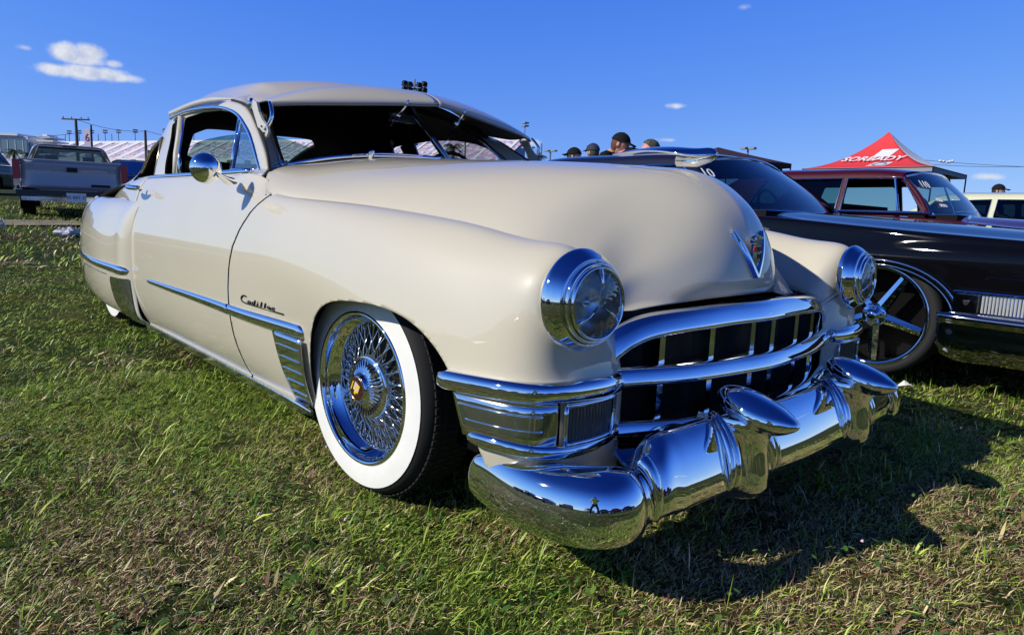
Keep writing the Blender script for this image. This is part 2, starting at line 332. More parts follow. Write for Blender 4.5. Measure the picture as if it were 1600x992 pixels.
# --- hood
hood = [
 [(-.775, 0, 1.082), (-.80, .22, 1.077), (-.83, .45, 1.060), (-.87, .64, 1.028), (-.80, .80, .998), (-.735, .862, .950), (-.655, .897, .898)],
 [(-.60, 0, 1.077), (-.60, .22, 1.072), (-.60, .44, 1.056), (-.60, .635, 1.018), (-.60, .775, .970), (-.60, .855, .92), (-.595, .880, .880)],
 [(-.35, 0, 1.067), (-.35, .22, 1.061), (-.35, .43, 1.044), (-.35, .605, 1.003), (-.35, .725, .952), (-.35, .805, .895), (-.35, .835, .855)],
 [(-.05, 0, 1.057), (-.05, .20, 1.050), (-.05, .40, 1.028), (-.05, .56, .985), (-.05, .665, .93), (-.05, .735, .865), (-.05, .765, .82)],
 [(.22, 0, 1.045), (.22, .19, 1.035), (.22, .365, 1.008), (.22, .50, .955), (.22, .595, .89), (.22, .665, .815), (.22, .70, .75)],
 [(.43, 0, 1.028), (.425, .17, 1.014), (.42, .32, .976), (.415, .44, .915), (.42, .53, .845), (.43, .60, .765), (.44, .63, .69)],
 [(.565, 0, 1.002), (.545, .14, .987), (.522, .265, .945), (.505, .37, .888), (.51, .455, .815), (.525, .53, .735), (.545, .575, .66)],
 [(.645, 0, .950), (.628, .12, .938), (.598, .235, .90), (.565, .335, .848), (.55, .425, .785), (.563, .50, .715), (.588, .555, .65)],
 [(.702, 0, .885), (.689, .115, .873), (.660, .22, .838), (.620, .32, .785), (.590, .41, .725), (.596, .485, .67), (.613, .545, .625)],
 [(.732, 0, .82), (.722, .11, .81), (.694, .215, .78), (.650, .315, .737), (.608, .405, .692), (.610, .478, .65), (.628, .54, .615)],
 [(.749, 0, .762), (.740, .11, .754), (.712, .21, .73), (.665, .31, .695), (.618, .40, .662), (.618, .475, .634), (.638, .537, .608)],
 [(.758, 0, .712), (.750, .105, .706), (.720, .21, .688), (.673, .305, .662), (.626, .40, .640), (.626, .472, .620), (.645, .535, .602)],
 [(.760, 0, .676), (.751, .105, .671), (.720, .205, .660), (.675, .305, .643), (.634, .40, .628), (.634, .472, .612), (.652, .533, .598)],
 [(.753, 0, .650), (.743, .10, .648), (.716, .2, .641), (.680, .3, .630), (.648, .4, .618), (.647, .47, .607), (.660, .53, .594)]]
HD = loft(hood, 150, 60)
full = np.concatenate([mirY(HD)[:, ::-1], HD[:, 1:]], axis=1)
hobj = gridobj('hood', full, [CREAM, WELL], car, flip=False, t=.012, inner=True)
# --- rear fenders
rfb = [(.84, .17), (.93, .20), (.985, .32), (.995, .45), (.99, .58), (.975, .70), (.94, .80), (.89, .855), (.82, .865), (.74, .83), (.66, .80)]
def rf(x, dy, zk=1., z0=0., ty=0.): return [(x, y + dy, .17 + (z - .17) * zk + z0) for y, z in rfb]
rear = [[(-2.245, .90, .20), (-2.25, .935, .24), (-2.27, .945, .33), (-2.285, .95, .45), (-2.285, .95, .57), (-2.275, .945, .69), (-2.245, .93, .80), (-2.20, .905, .865), (-2.20, .86, .885), (-2.25, .80, .86), (-2.3, .7, .84)],
        [(-2.30, .905, .18), (-2.31, .95, .22), (-2.335, .975, .33), (-2.35, .985, .45), (-2.35, .985, .57), (-2.34, .975, .70), (-2.32, .945, .80), (-2.30, .90, .868), (-2.3, .84, .885), (-2.3, .76, .86), (-2.3, .66, .84)],
        rf(-2.5, .004), rf(-2.9, .006), rf(-3.3, -.015), rf(-3.7, -.055, 1.0), rf(-4.05, -.11, .98), rf(-4.3, -.17, .93, .02), [(-4.42, .60, .25)] + [(-4.45, .68, .27 + .04 * k) for k in range(9)] + [(-4.4, .45, .62)]]
RF = loft(rear, 90, 50)
def skirt_sd(x, z): return sdpoly(x, z, [(-3.62, .1), (-3.60, .36), (-3.5, .46), (-3.3, .50), (-2.75, .50), (-2.58, .46), (-2.50, .30), (-2.48, .1)])
for s in (-1, 1):
    gridobj('rear_fender', S3(RF, s), [CREAM, WELL], car, flip=s < 0, t=.012, inner=True)
    # tail fin with lamp
    fin = [[(-3.55, .80, .80), (-3.55, .84, .83), (-3.55, .875, .80)], [(-3.85, .745, .78), (-3.85, .79, .862), (-3.85, .835, .78)], [(-4.1, .70, .76), (-4.12, .75, .865), (-4.1, .80, .74)], [(-4.28, .66, .68), (-4.31, .70, .76), (-4.28, .75, .66)], [(-4.33, .66, .58), (-4.36, .69, .62), (-4.33, .73, .56)]]
    f = loft(fin, 24, 12); gridobj('tail_fin', S3(f, s), CREAM, car, flip=s < 0, t=.01)
    mb = MB(); mb.tube([(-4.27, .70 * s, .73), (-4.32, .70 * s, .71), (-4.36, .70 * s, .68)], [.03, .028, .006], 10); mb.build('tail_lamp', mat('red_lens', (.35, .01, .01), .2), car, True)
# stone shields (ribbed chrome plates) on rear fender front, and ahead of / behind the front wheel
def surf_strip(P, m, name, parent, s, off=.004, **k):
    """P: grid (nu,nv,3) for y>0, pushed out a little"""
    return gridobj(name, S3(P, s), m, parent, flip=s < 0, t=.004, **k)
def project(x, z, G=SH, out=.003):
    """outermost point of shell near (x,z): y"""
    d = (G[..., 0] - x) ** 2 + (G[..., 2] - z) ** 2
    k = np.argsort(d.ravel())[:6]; w = 1 / (d.ravel()[k] + 1e-7); y = G[..., 1].ravel()[k]; ok = y > y.max() - .06
    return float((y[ok] * w[ok]).sum() / w[ok].sum()) + out
SHs = SH[:, :70]
_zz = np.linspace(.19, .45, 27); YP = np.polyfit(_zz, [project(-.5, z, SHs, 0.) for z in _zz], 3)
for s in (-1, 1):
    # behind the front wheel
    g = np.array([[((-.48 + (.435 - z) * .22) * (1 - t) - (.262 + (.435 - z) * .12) * t, 0., z) for z in np.linspace(.195, .435, 12)] for t in np.linspace(0, 1, 10)])
    for i in range(10):
        for j in range(12): g[i, j, 1] = np.polyval(YP, g[i, j, 2]) + .009
    o = surf_strip(g, CHROMEP, 'stone_shield', car, s)
    for z in (.235, .275, .315, .355, .395):
        x0 = -.48 + (.435 - z) * .22; y_ = float(np.polyval(YP, z)) + .0105; pts = [(x, y_ * s, z) for x in np.linspace(x0 + .012, -.275 - (.435 - z) * .12, 8)]
        MB().tube(pts, .0023, 6).build('rib', CHROME, o, True)
    # rear fender shield
    ii = int(np.argmin(abs(RF[:, 12, 0] + 2.62))); g = RF[2:ii + 1, 3:24].copy()
    for a in range(g.shape[0]):
        for b in range(g.shape[1]): g[a, b, 0] = g[a, b, 0]; 
    keep = np.minimum(.435 - g[..., 2] + (g[..., 0] + 2.3) * .03, g[..., 0] + 2.55 + (g[..., 2] - .2) * .25)
    g[..., 1] += .004; g[..., 0] += .003
    V, F = trim(g, keep); o = mesh('stone_shield', S3(V, s), F if s > 0 else [q[::-1] for q in F], CHROMEP, car)
    # rocker moulding
    pts = [(x, (.893 + .004) * s, z) for x, z in ((-2.26, .182), (-1.6, .183), (-1.0, .183), (-.5, .180), (-.30, .176))]
    pts = spl(pts, 20); V, F = sweep_vf(pts, [(-.01, -.024), (.008, -.022), (.013, .010), (.011, .016), (-.01, .018)], np.clip(np.linspace(8, .4, 20), .4, 1), (0, 0, 1)); mesh('rocker_moulding', V, F, CHROMEP, car, False)
    pts2 = [(p[0], .84 * s, .165) for p in pts[:-2]]; V, F = sweep_vf(pts2, [(-.03, -.03), (.03, -.03), (.03, .03), (-.03, .03)], 1.0, (0, 0, 1)); mesh('sill', V, F, WELL, car, False)
    # side spears: door piece and fender piece, rear fender piece
    def spear(x0, x1, z, r0, r1, name, tip0, tip1, G=SHs):
        xs = np.linspace(x0, x1, 70); pr = []; hr = []
        for i, x in enumerate(xs):
            t = i / 69; h = r0 + (r1 - r0) * t; e = 1.
            if tip0 and t < .05: e = min(e, math.sqrt(1 - (1 - t / .05) ** 2) * .97 + .03)
            if tip1 and t > .955: e = min(e, math.sqrt(max(0, 1 - ((t - .955) / .045) ** 2)) * .97 + .03)
            pr.append((x, project(x, z, G, -.002) * s, z)); hr.append((h * .72 * e, h * e))
        V, F = sweep_vf(pr, [(math.cos(a), math.sin(a)) for a in np.linspace(0, 2 * math.pi, 14, endpoint=False)], np.array(hr), (0, 0, 1)); mesh(name, V, F, CHROME, car, True)
    spear(-2.02, -.878, .456, .0135, .021, 'side_moulding', 1, 0); spear(-.862, -.262, .457, .021, .026, 'side_moulding', 0, 1)
    spear(-4.2, -2.31, .475, .014, .026, 'side_moulding', 0, 1, RF[:, :36])
    # skirt edge on rear fender
    sk = [(-3.62, .20), (-3.60, .34), (-3.52, .41), (-3.3, .43), (-2.8, .43), (-2.68, .43)]
    sk = spl([(x, project(x, z, RF[:, :36], .0015) * s, z) for x, z in sk], 30); MB().tube(sk, .0022, 4).build('skirt_seam', BLACK, car)
# --- script badge, built stroke by stroke
def badge(s):
    # local (u along +X*?, v up); reads left to right when seen from outside
    st = []
    arc = lambda cx, cy, rx, ry, a0, a1, n=9: [(cx + rx * math.cos(math.radians(a)), cy + ry * math.sin(math.radians(a))) for a in np.linspace(a0, a1, n)]
    st.append(arc(.024, .030, .024, .026, 50, 265, 14) + [(.05, .002), (.33, -.001)])
    x = .060
    def a_(x): return arc(x + .010, .016, .009, .009, 0, 360, 10) + [(x + .019, .008)]
    st.append(a_(x)); x += .034
    st.append(arc(x + .010, .016, .009, .009, 0, 360, 10)); st.append([(x + .021, .042), (x + .019, .008)]); x += .036
    st.append([(x + .008, .024), (x + .006, .008)]); st.append([(x + .0095, .033), (x + .010, .035)]); x += .026
    for _ in range(2): st.append([(x + .012, .042), (x + .008, .008)]); x += .029
    st.append(a_(x)); x += .034
    st.append(arc(x + .010, .016, .010, .009, 50, 310, 9))
    mb = MB()
    for q in st:
        P = []
        for u, v in q:
            # slight forward slant of the letters
            X = (-.735 + (u + .18 * v) * 1.05) if s < 0 else (-.735 + .36 - (u + .18 * v) * 1.05)
            Z = .497 + v * .50 + .006
            P.append((X, (project(X, Z, SHs, .003)) * s, Z))
        mb.tube(P, .0026, 6)
    mb.build('script_badge', mat('dark_badge_metal', (.06, .06, .05), .3, .6), car, True)
both(badge)
# --- headlights
def headlight(s):
    c = np.array((.738, .752, .672)); ax = np.array((1, .05, .02)); ax /= np.linalg.norm(ax)
    root = None
    def lat(prof, name, m, parent, n=64):
        V, F = lathe_vf(prof, n, 'X'); V = np.array(V)
        yv = np.cross((0, 0, 1), ax); yv /= np.linalg.norm(yv); zv = np.cross(ax, yv)
        V = c + V[:, :1] * ax + V[:, 1:2] * yv + V[:, 2:3] * zv; V = S3(V, s)
        F = F if s < 0 else [f[::-1] for f in F]
        return mesh(name, V, F, m, parent, True)
    bez = lat([(.112, -.010), (.1195, .004), (.1205, .010), (.1185, .016), (.110, .030), (.1, .042), (.097, .048), (.094, .046), (.093, .040), (.091, .038)], 'headlight', CHROME, car)
    lat([(.0915, .036), (.0915, .052), (.090, .057), (.0865, .060), (.0845, .056), (.084, .050)], 'retaining_ring', CHROME, bez)
    lat([(.083, .058), (.0815, .066), (.079, .068), (.0765, .064), (.0755, .056)], 'rim_ring', CHROME, bez)
    lat([(.0765, .058), (.06, .030), (.035, .006), (.012, -.006), (.0, -.008)], 'reflector', mat('silvered_reflector', (.85, .86, .88), .22, .9), bez)
    lat([(.012, -.01), (.013, .02), (.010, .032), (.0, .034)], 'bulb_shield', CHROMEP, bez, 16)
    # lens: slightly domed, fluted glass
    n = 72; V = []; F = []
    for i, rr in enumerate(np.linspace(0, .0765, 14)):
        for k in range(n):
            a = 2 * math.pi * k / n; yy, zz = rr * math.cos(a), rr * math.sin(a); h = .076 - rr * rr * 2.6 + .0022 * math.sin(yy * 800) * (1 if abs(zz) > .02 else .3)
            V.append((h, yy, zz))
    F = [(i * n + k, i * n + (k + 1) % n, (i + 1) * n + (k + 1) % n, (i + 1) * n + k) for i in range(13) for k in range(n)]
    V = np.array(V); yv = np.cross((0, 0, 1), ax); yv /= np.linalg.norm(yv); zv = np.cross(ax, yv); V = S3(c + V[:, :1] * ax + V[:, 1:2] * yv + V[:, 2:3] * zv, s)
    mesh('lens', V, F if s < 0 else [f[::-1] for f in F], glass('headlight_glass', (.92, .95, .95), 2.4), bez, True)
    # tripod bar of the aftermarket lamp
    mb = MB()
    for a in (90, 215, 325):
        d = (math.cos(math.radians(a)), math.sin(math.radians(a)))
        pts = [c + ax * .068 + yv * d[0] * .012 + zv * d[1] * .012, c + ax * .073 + yv * d[0] * .045 + zv * d[1] * .045, c + ax * .064 + yv * d[0] * .077 + zv * d[1] * .077]
        mb.tube(S3(np.array(pts), s), [.003, .003, .005], 6)
    mb.build('tripod_bar', CHROME, bez, True)
both(headlight)
# --- grille
def gx(y): y = abs(y); return .805 - .02 * (y / .25) ** 1.3 if y < .25 else .785 - .075 * ((y - .25) / .35) ** 1.35
def bar(name, pts, sec, m=CHROME, up=(0, 0, 1), n=60, rad=1.0, parent=None):
    P = spl(pts, n); V, F = sweep_vf(P, sec, rad, up); return mesh(name, V, F, m, parent or car, True)
half = [(.6, .48, .555), (.58, .0, .0)]
sq = lambda v, e: math.copysign(abs(v) ** e, v)
secT = [(sq(math.cos(a), .6) * .026 - sq(math.sin(a), .7) * .014, sq(math.sin(a), .7) * .028) for a in np.linspace(0, 2 * math.pi, 28, endpoint=False)]
top = [(gx(y) - .01, y, z) for y, z in ((0, .607), (.15, .607), (.3, .603), (.42, .596), (.50, .584), (.56, .560))] + [(.690, .605, .512), (.68, .618, .465)]
topf = [(x, -y, z) for x, y, z in top[::-1]] + top[1:]
gt = bar('grille_top_bar', topf, secT, n=90)
secM = [(sq(math.cos(a), .6) * .028 - sq(math.sin(a), .7) * .011, sq(math.sin(a), .7) * .0235) for a in np.linspace(0, 2 * math.pi, 28, endpoint=False)]
mid = [(gx(y) + .012, y, z) for y, z in ((0, .463), (.15, .464), (.3, .466), (.45, .469), (.56, .472), (.60, .473))]
bar('grille_middle_bar', [(x, -y, z) for x, y, z in mid[::-1]] + mid[1:], secM, n=70)
low = [(gx(y) + .012, y, z) for y, z in ((0, .312), (.15, .313), (.3, .317), (.45, .325), (.56, .335), (.60, .338))]
bar('grille_lower_bar', [(x, -y, z) for x, y, z in low[::-1]] + low[1:], secM, n=70)
for y in (.06, .25, .435):
    for s in (-1, 1):
        for z0, z1 in ((.482, .585 if y < .4 else .58), (.335, .447)):
            h = z1 - z0; MB().box((gx(y) - .028, y * s, (z0 + z1) / 2), (.055, .024, h + .02)).build('grille_tooth', CHROMEP, car)
for s in (-1, 1):   # end frames
    bar('grille_end', [(.688, .618 * s, .50), (.684, .622 * s, .44), (.684, .622 * s, .38), (.69, .612 * s, .34), (.70, .59 * s, .32)], [(.03, -.012), (.03, .012), (-.03, .012), (-.03, -.012)], CHROME, (1, 0, 0), 20)
mb = MB(); P = [(gx(y) - .085, y) for y in np.linspace(-.62, .62, 25)]
mb.add([(x, y, z) for x, y in P for z in (.25, .62)], [(2 * i, 2 * i + 1, 2 * i + 3, 2 * i + 2) for i in range(24)]); mb.build('radiator_screen', mat('grille_black', (.004, .004, .004), .8), car)
g = np.array([[(gx(y) - .05 + a * .06, y, .645 - abs(y) * .07 - a * .05) for a in (0, 1)] for y in np.linspace(-.58, .58, 25)]); gridobj('hood_gap_shade', g, WELL, car)  # black sheet stands in for the shadow under the hood lip
# lip ledges seen inside the openings
for z, nm in ((.447, 'l'), (.30, 'l')):
    g = np.array([[(gx(y) - a, y, z - .008 + a * .25) for a in (0, .06)] for y in np.linspace(-.57, .57, 30)]); gridobj('grille_ledge', g, CHROME, car, t=.002)
# --- chrome band round the corner, parking lamp
def corner_path(z, o=0.0):
    p = [(.47, .943 + o, z), (.56, .930 + o, z), (.64, .912 + o, z), (.69, .895 + o, z), (.735 + o * .6, .862 + o * .6, z), (.758 + o, .81, z), (.768 + o, .74, z), (.765 + o, .67, z), (.745 + o, .61, z)]
    return spl(p, 50)
for s in (-1, 1):
    P = corner_path(.465, .004); P[:, 2] += .008 * np.sin(np.linspace(0, 3.1, 50)); t = np.linspace(0, 1, 50); e = np.sqrt(np.clip(1 - (1 - np.clip(t / .06, 0, 1)) ** 2, .01, 1))
    V, F = sweep_vf(S3(P, s), [(math.cos(a), math.sin(a)) for a in np.linspace(0, 2 * math.pi, 16, endpoint=False)], np.c_[.020 * e, .025 * e], (0, 0, 1)); mesh('corner_band', V, F, CHROME, car)
    P = corner_path(.345, .002)[8:]; P[:, 2] += np.linspace(0, .0, len(P)); t = np.linspace(0, 1, len(P)); e = np.sqrt(np.clip(1 - (1 - np.clip(t / .08, 0, 1)) ** 2, .01, 1))
    P[:, 2] -= .012 * np.exp(-((t - .6) / .25) ** 2)
    V, F = sweep_vf(S3(P, s), [(math.cos(a), math.sin(a)) for a in np.linspace(0, 2 * math.pi, 14, endpoint=False)], np.c_[.016 * e, .018 * e], (0, 0, 1)); mesh('corner_band', V, F, CHROME, car)
    a = corner_path(.0, .003)[4:31]; g = np.array([[(p[0], p[1], z) for z in np.linspace(.348, .448, 5)] for p in a]); g[:, :, 0] += (.448 - g[:, :, 2]) * np.linspace(.45, 0, len(a))[:, None]
    sh = gridobj('stone_shield', S3(g, s), CHROMEP, car, flip=s < 0, t=.003)
    for z in (.385, .418):
        q = corner_path(z, .007)[6 if z > .4 else 8:27]; MB().tube(S3(q, s), .003, 6).build('rib', CHROME, sh, True)
    # lamp: chrome frame, dark fluted lens
    lp = corner_path(0, .012)[31:47]; fr = []
    n = len(lp); ring = [(lp[i][0], lp[i][1], .442) for i in range(n)] + [(lp[-1][0], lp[-1][1], .40), (lp[-2][0], lp[-2][1], .365)] + [(lp[i][0], lp[i][1], .352) for i in range(n - 3, -1, -1)] + [(lp[0][0], lp[0][1], .38), (lp[0][0], lp[0][1], .42), (lp[0][0], lp[0][1], .442)]
    fo = MB().tube(S3(np.array(ring), s), .006, 8).build('parking_lamp', CHROME, car, True)
    lpd = spl(corner_path(0, .007)[31:47], 90); g = np.array([[(p[0] + .0016 * math.sin(i * 1.15), p[1], z) for z in np.linspace(.354, .442, 7)] for i, p in enumerate(lpd)])
    gridobj('lens', S3(g, s), mat('smoky_fluted_lens', (.035, .045, .055), .08, spec=.8, coat=1.0), fo, flip=s < 0)
    MB().tube([(.768, .735 * s, .325), (.776, .735 * s, .325)], .008, 10).build('screw', CHROMEP, fo)
# --- apron between grille and bumper
ap = [[(gx(y) + o, y, z) for o, z in ((.0, .318), (.03, .285), (.06, .262), (.11, .25), (.16, .25))] for y in np.linspace(-.60, .60, 9)]
gridobj('gravel_pan', loft(ap, 50, 12), mat('reflection_blue_chrome', (.30, .33, .40), .06, 1.0), car, t=.003)  # blue-black of its reflections put into the chrome colour
# --- front bumper
st = [  # x, y, normal angle (deg from +X toward +Y), ztop, zbot, bulge, flare
 (.500, .848, 100, .238, .205, .010), (.515, .852, 98, .266, .182, .026), (.56, .858, 92, .292, .166, .040), (.64, .862, 85, .308, .156, .052), (.735, .856, 72, .314, .151, .062),
 (.81, .832, 52, .318, .149, .070), (.862, .797, 32, .322, .150, .074), (.888, .755, 16, .320, .154, .068), (.895, .722, 8, .312, .165, .055), (.897, .698, 5, .306, .182, .038), (.90, .672, 5, .335, .195, .048),
 (.905, .63, 6, .365, .200, .050), (.912, .55, 5, .372, .204, .046), (.918, .45, 4, .374, .204, .044), (.922, .32, 3, .374, .204, .044), (.927, .16, 1.5, .372, .204, .044), (.93, 0, 0, .370, .204, .044)]
st = [list(q) for q in st]; st += [[q[0], -q[1], -q[2], *q[3:]] for q in st[-2::-1]]
A = np.array(st); A = ncs(np.concatenate([[0], np.cumsum(np.linalg.norm(np.diff(A[:, :2], axis=0), axis=1) ** .8)]), A, np.linspace(0, np.cumsum(np.linalg.norm(np.diff(A[:, :2], axis=0), axis=1) ** .8)[-1], 190))
B = []
for x, y, an, zt, zb, bu in A:
    an = math.radians(an); row = []
    for th in np.linspace(-125, 125, 26):
        t = math.radians(th); cx = math.copysign(abs(math.cos(t)) ** .85, math.cos(t)); sx = math.copysign(abs(math.sin(t)) ** .9, math.sin(t))
        tl = -float(np.interp(abs(y), [.60, .72, .85], [.034, .010, .006])) * sx; row.append((x + math.cos(an) * (bu * cx + tl), y + math.sin(an) * (bu * cx + tl), (zt + zb) / 2 + (zt - zb) / 2 * sx))
    B.append(row)
bump = gridobj('front_bumper', np.array(B), CHROME, car, t=.006)
for s in (-1, 1):
    # guard: upright with a bullet on top
    G = []
    for z, xf, w, xb in ((.158, .935, .032, .90), (.165, .965, .044, .89), (.18, .998, .050, .88), (.21, 1.014, .052, .88), (.25, 1.012, .052, .88), (.29, 1.005, .054, .88), (.32, 1.004, .060, .87), (.345, 1.010, .070, .86), (.365, 1.018, .080, .85), (.38, 1.02, .072, .85)):
        row = []
        for th in np.linspace(-90, 90, 17):
            t = math.radians(th); row.append((xb + (xf - xb) * abs(math.cos(t)) ** .6, s * .325 + w * math.sin(t) * (1 if th > -91 else 1), z))
        G.append(row)
    gd = gridobj('bumper_guard', np.array(G), CHROME, car, flip=True)
    bl = []
    for x, r, zc in ((.865, .012, .424), (.88, .034, .420), (.905, .052, .412), (.94, .063, .402), (.975, .065, .393), (1.01, .058, .387), (1.04, .044, .384), (1.062, .027, .383), (1.076, .012, .383), (1.08, .001, .383)):
        bl.append([(x, s * .325 + r * 1.02 * math.cos(a), zc + r * .70 * math.sin(a)) for a in np.linspace(0, 2 * math.pi, 28)])
    gridobj('bullet', loft(bl, 40, 40), CHROME, gd)
    # swept collar between guard and bumper face
    for dy, rr in ((.088, .013), (.112, .011), (-.088, .013), (-.112, .011)):
        pts = []
        for th in np.linspace(-70, 118, 16):
            t = math.radians(th); k = (th + 70) / 188; pts.append(((.922 + .050 * math.cos(t) if th < 90 else .922 - .03 * (th - 90) / 28) - .034 * math.sin(t), s * .325 + dy * (1.05 - .55 * k ** 2), .294 + .084 * math.sin(t)))
        MB().tube(pts, [rr * math.sin(.25 + 2.6 * k / 15) for k in range(16)], 10, up=(0, 1, 0)).build('collar', CHROME, gd, True)
    # small neck rib at the pinch
    pts = [(.912 + .042 * math.cos(t) - .014 * math.sin(t), s * .700, .262 + .068 * math.sin(t)) for t in np.linspace(-.9, 1.5, 12)]
    MB().tube(pts, [.006 + .016 * k / 11 for k in range(12)], 10, up=(0, 1, 0)).build('neck_rib', CHROME, bump, True)
    MB().tube([(.6, s * .5, .25), (.9, s * .45, .28)], .02, 8).build('bumper_bracket', BLACK, car)
# --- hood ornament (long winged figure)
orn = [[(.20, w * .022, 1.077 + .002) for w in (-1, -.5, 0, .5, 1)], [(.34, w * .052, 1.083 + .012 * (1 - w * w)) for w in (-1, -.5, 0, .5, 1)], [(.46, w * .06, 1.073 + .020 * (1 - w * w)) for w in (-1, -.5, 0, .5, 1)],
       [(.54, w * .045, 1.060 + .026 * (1 - w * w)) for w in (-1, -.5, 0, .5, 1)], [(.585, w * .022, 1.060 + .022 * (1 - w * w)) for w in (-1, -.5, 0, .5, 1)], [(.60, w * .008, 1.062 + .006 * (1 - w * w)) for w in (-1, -.5, 0, .5, 1)]]
oo = gridobj('hood_ornament', loft(orn, 40, 14), CHROME, car, t=.006)
MB().tube([(.46, 0, 1.05), (.53, 0, 1.045), (.57, 0, 1.055), (.597, 0, 1.066)], [.02, .018, .016, .009], 10).build('ornament_base', CHROME, oo, True)
# --- V and crest on the nose
def nose(y, z):
    d = (full[..., 1] - y) ** 2 + (full[..., 2] - z) ** 2 + (full[..., 0] < .55) * 9; k = np.argsort(d.ravel())[:4]; w = 1 / (d.ravel()[k] + 1e-7); return float((full[..., 0].ravel()[k] * w).sum() / w.sum())
mb = MB()
for s in (-1, 1):
    p = [(s * .084, .835), (s * .060, .796), (s * .032, .750), (0, .703)]
    P = [(nose(y, z) + .007, y, z) for y, z in p]; V, F = sweep_vf(spl(P, 14), [(-.009, -.006), (.009, -.006), (.004, .006), (-.004, .006)], 1.0, (1, 0, 0)); mb.add(V, F)
ve = mb.build('v_emblem', CHROME, car)
cr = [(-.022, .80), (.022, .80), (.022, .765), (.016, .748), (0, .738), (-.016, .748), (-.022, .765)]
nx = .738 + .012; mb = MB(); mb.prism([(y, z) for y, z in cr], .008, (nx, 0, 0), (0, 1, 0), (.0, 0, 1), (1, 0, 0)); ce = mb.build('crest', CHROMEP, car)
mb = MB()
for k in range(7):
    a = (k - 3) / 3; mb.tube([(nx, a * .024, .812), (nx + .006, a * .030, .826 - abs(a) * .006)], [.003, .0045], 6)
mb.box((nx + .003, 0, .806), (.01, .054, .008)); mb.build('crown', CHROME, ce)
cols = [(.5, .02, .02), (.03, .03, .12), (.55, .5, .3), (.02, .02, .02)]
for i, (y, z) in enumerate(((-.013, .786), (.013, .786), (-.013, .766), (.012, .765))):
    MB().box((nx + .0095, y, z), (.003, .019, .014)).build('enamel', mat('enamel%d' % i, cols[i], .15, coat=1.0), ce)
# --- cowl, windscreen, roof
def rr(x, yz): return [(x, y, z) for y, z in yz]
ROWS = [
 [(-1.13, .80, .97), (-1.13, .785, 1.05), (-1.14, .765, 1.16), (-1.17, .738, 1.262), (-1.19, .70, 1.300), (-1.165, .64, 1.318)] + rr(-1.13, [ (.55, 1.325), (.32, 1.352), (0, 1.368)]),
 rr(-1.22, [(.80, .97), (.785, 1.05), (.765, 1.17), (.742, 1.275), (.718, 1.308), (.655, 1.335), (.545, 1.362), (.32, 1.392), (0, 1.408)]),
 rr(-1.42, [(.80, .97), (.787, 1.05), (.767, 1.18), (.745, 1.298), (.718, 1.338), (.65, 1.375), (.535, 1.405), (.31, 1.436), (0, 1.45)]),
 rr(-1.8, [(.80, .97), (.788, 1.05), (.770, 1.18), (.748, 1.318), (.72, 1.358), (.645, 1.398), (.525, 1.430), (.30, 1.460), (0, 1.472)]),
 rr(-2.25, [(.80, .97), (.787, 1.05), (.768, 1.18), (.745, 1.310), (.715, 1.350), (.64, 1.390), (.52, 1.422), (.30, 1.452), (0, 1.462)]),
 rr(-2.6, [(.80, .965), (.775, 1.04), (.745, 1.15), (.70, 1.255), (.665, 1.29), (.59, 1.33), (.48, 1.365), (.28, 1.395), (0, 1.405)]),
 rr(-3.0, [(.80, .95), (.74, 1.01), (.68, 1.09), (.62, 1.165), (.58, 1.20), (.51, 1.235), (.41, 1.265), (.24, 1.285), (0, 1.292)]),
 rr(-3.4, [(.80, .92), (.68, .96), (.58, 1.02), (.52, 1.06), (.48, 1.08), (.42, 1.10), (.33, 1.115), (.2, 1.125), (0, 1.13)]),
 rr(-3.8, [(.80, .86), (.66, .89), (.55, .92), (.46, .945), (.40, .955), (.34, .965), (.27, .97), (.16, .975), (0, .98)]),
 rr(-4.2, [(.72, .74), (.6, .78), (.5, .80), (.42, .815), (.36, .82), (.3, .825), (.24, .83), (.14, .83), (0, .83)]),
 rr(-4.45, [(.62, .52), (.52, .54), (.45, .55), (.38, .56), (.33, .56), (.28, .56), (.2, .56), (.1, .56), (0, .56)])]
def warp(P):
    """tumblehome: the cabin leans in and back towards the roof edges"""
    P = np.array(P, float).copy(); s_ = np.clip((P[..., 2] - 1.0) / .28, 0, 1); s_ = s_ * s_ * (3 - 2 * s_); w = s_ * np.clip(abs(P[..., 1]) / .62, 0, 1)
    P[..., 1] *= 1 - .060 * w; P[..., 0] -= .115 * w; return P
def warp2(L):
    return [tuple(warp([x, .76, z])[[0, 2]]) for x, z in L]
RO = loft(ROWS, 190, 76)
_k = lambda a, lo, hi: (lambda t: t * t * (3 - 2 * t))(np.clip((a - lo) / (hi - lo), 0, 1))
RO[..., 2] += .032 * _k(-RO[..., 0], 1.2, 1.45) * _k(3.0 + RO[..., 0], 0, .6) * _k(.70 - abs(RO[..., 1]), 0, .14)
RO = warp(RO)
X_, Y_, Z_ = RO[..., 0], RO[..., 1], RO[..., 2]; side = np.arange(76)[None, :] < 36
W1 = [(-.85, .985), (-1.95, .985), (-1.985, 1.10), (-2.0, 1.20), (-2.005, 1.290), (-1.75, 1.300), (-1.5, 1.288), (-1.31, 1.258), (-1.19, 1.222), (-1.10, 1.178), (-1.02, 1.13), (-.90, 1.0)]
W1 = warp2(W1)
W2 = [(-2.05, .985), (-2.22, .985), (-2.255, 1.275), (-2.08, 1.292)]
W3 = spl([(-2.42, .99), (-2.7, .985), (-2.93, .98), (-2.90, 1.02), (-2.80, 1.09), (-2.68, 1.16), (-2.55, 1.20), (-2.44, 1.21), (-2.42, 1.1)], 40)
W2 = warp2(W2); W3 = warp2(W3)
cutW = np.maximum(np.maximum(sdpoly(X_, Z_, W1), sdpoly(X_, Z_, W2)), sdpoly(X_, Z_, W3)); cutW = np.where(side | (Z_ < 1.24), cutW, -1.)
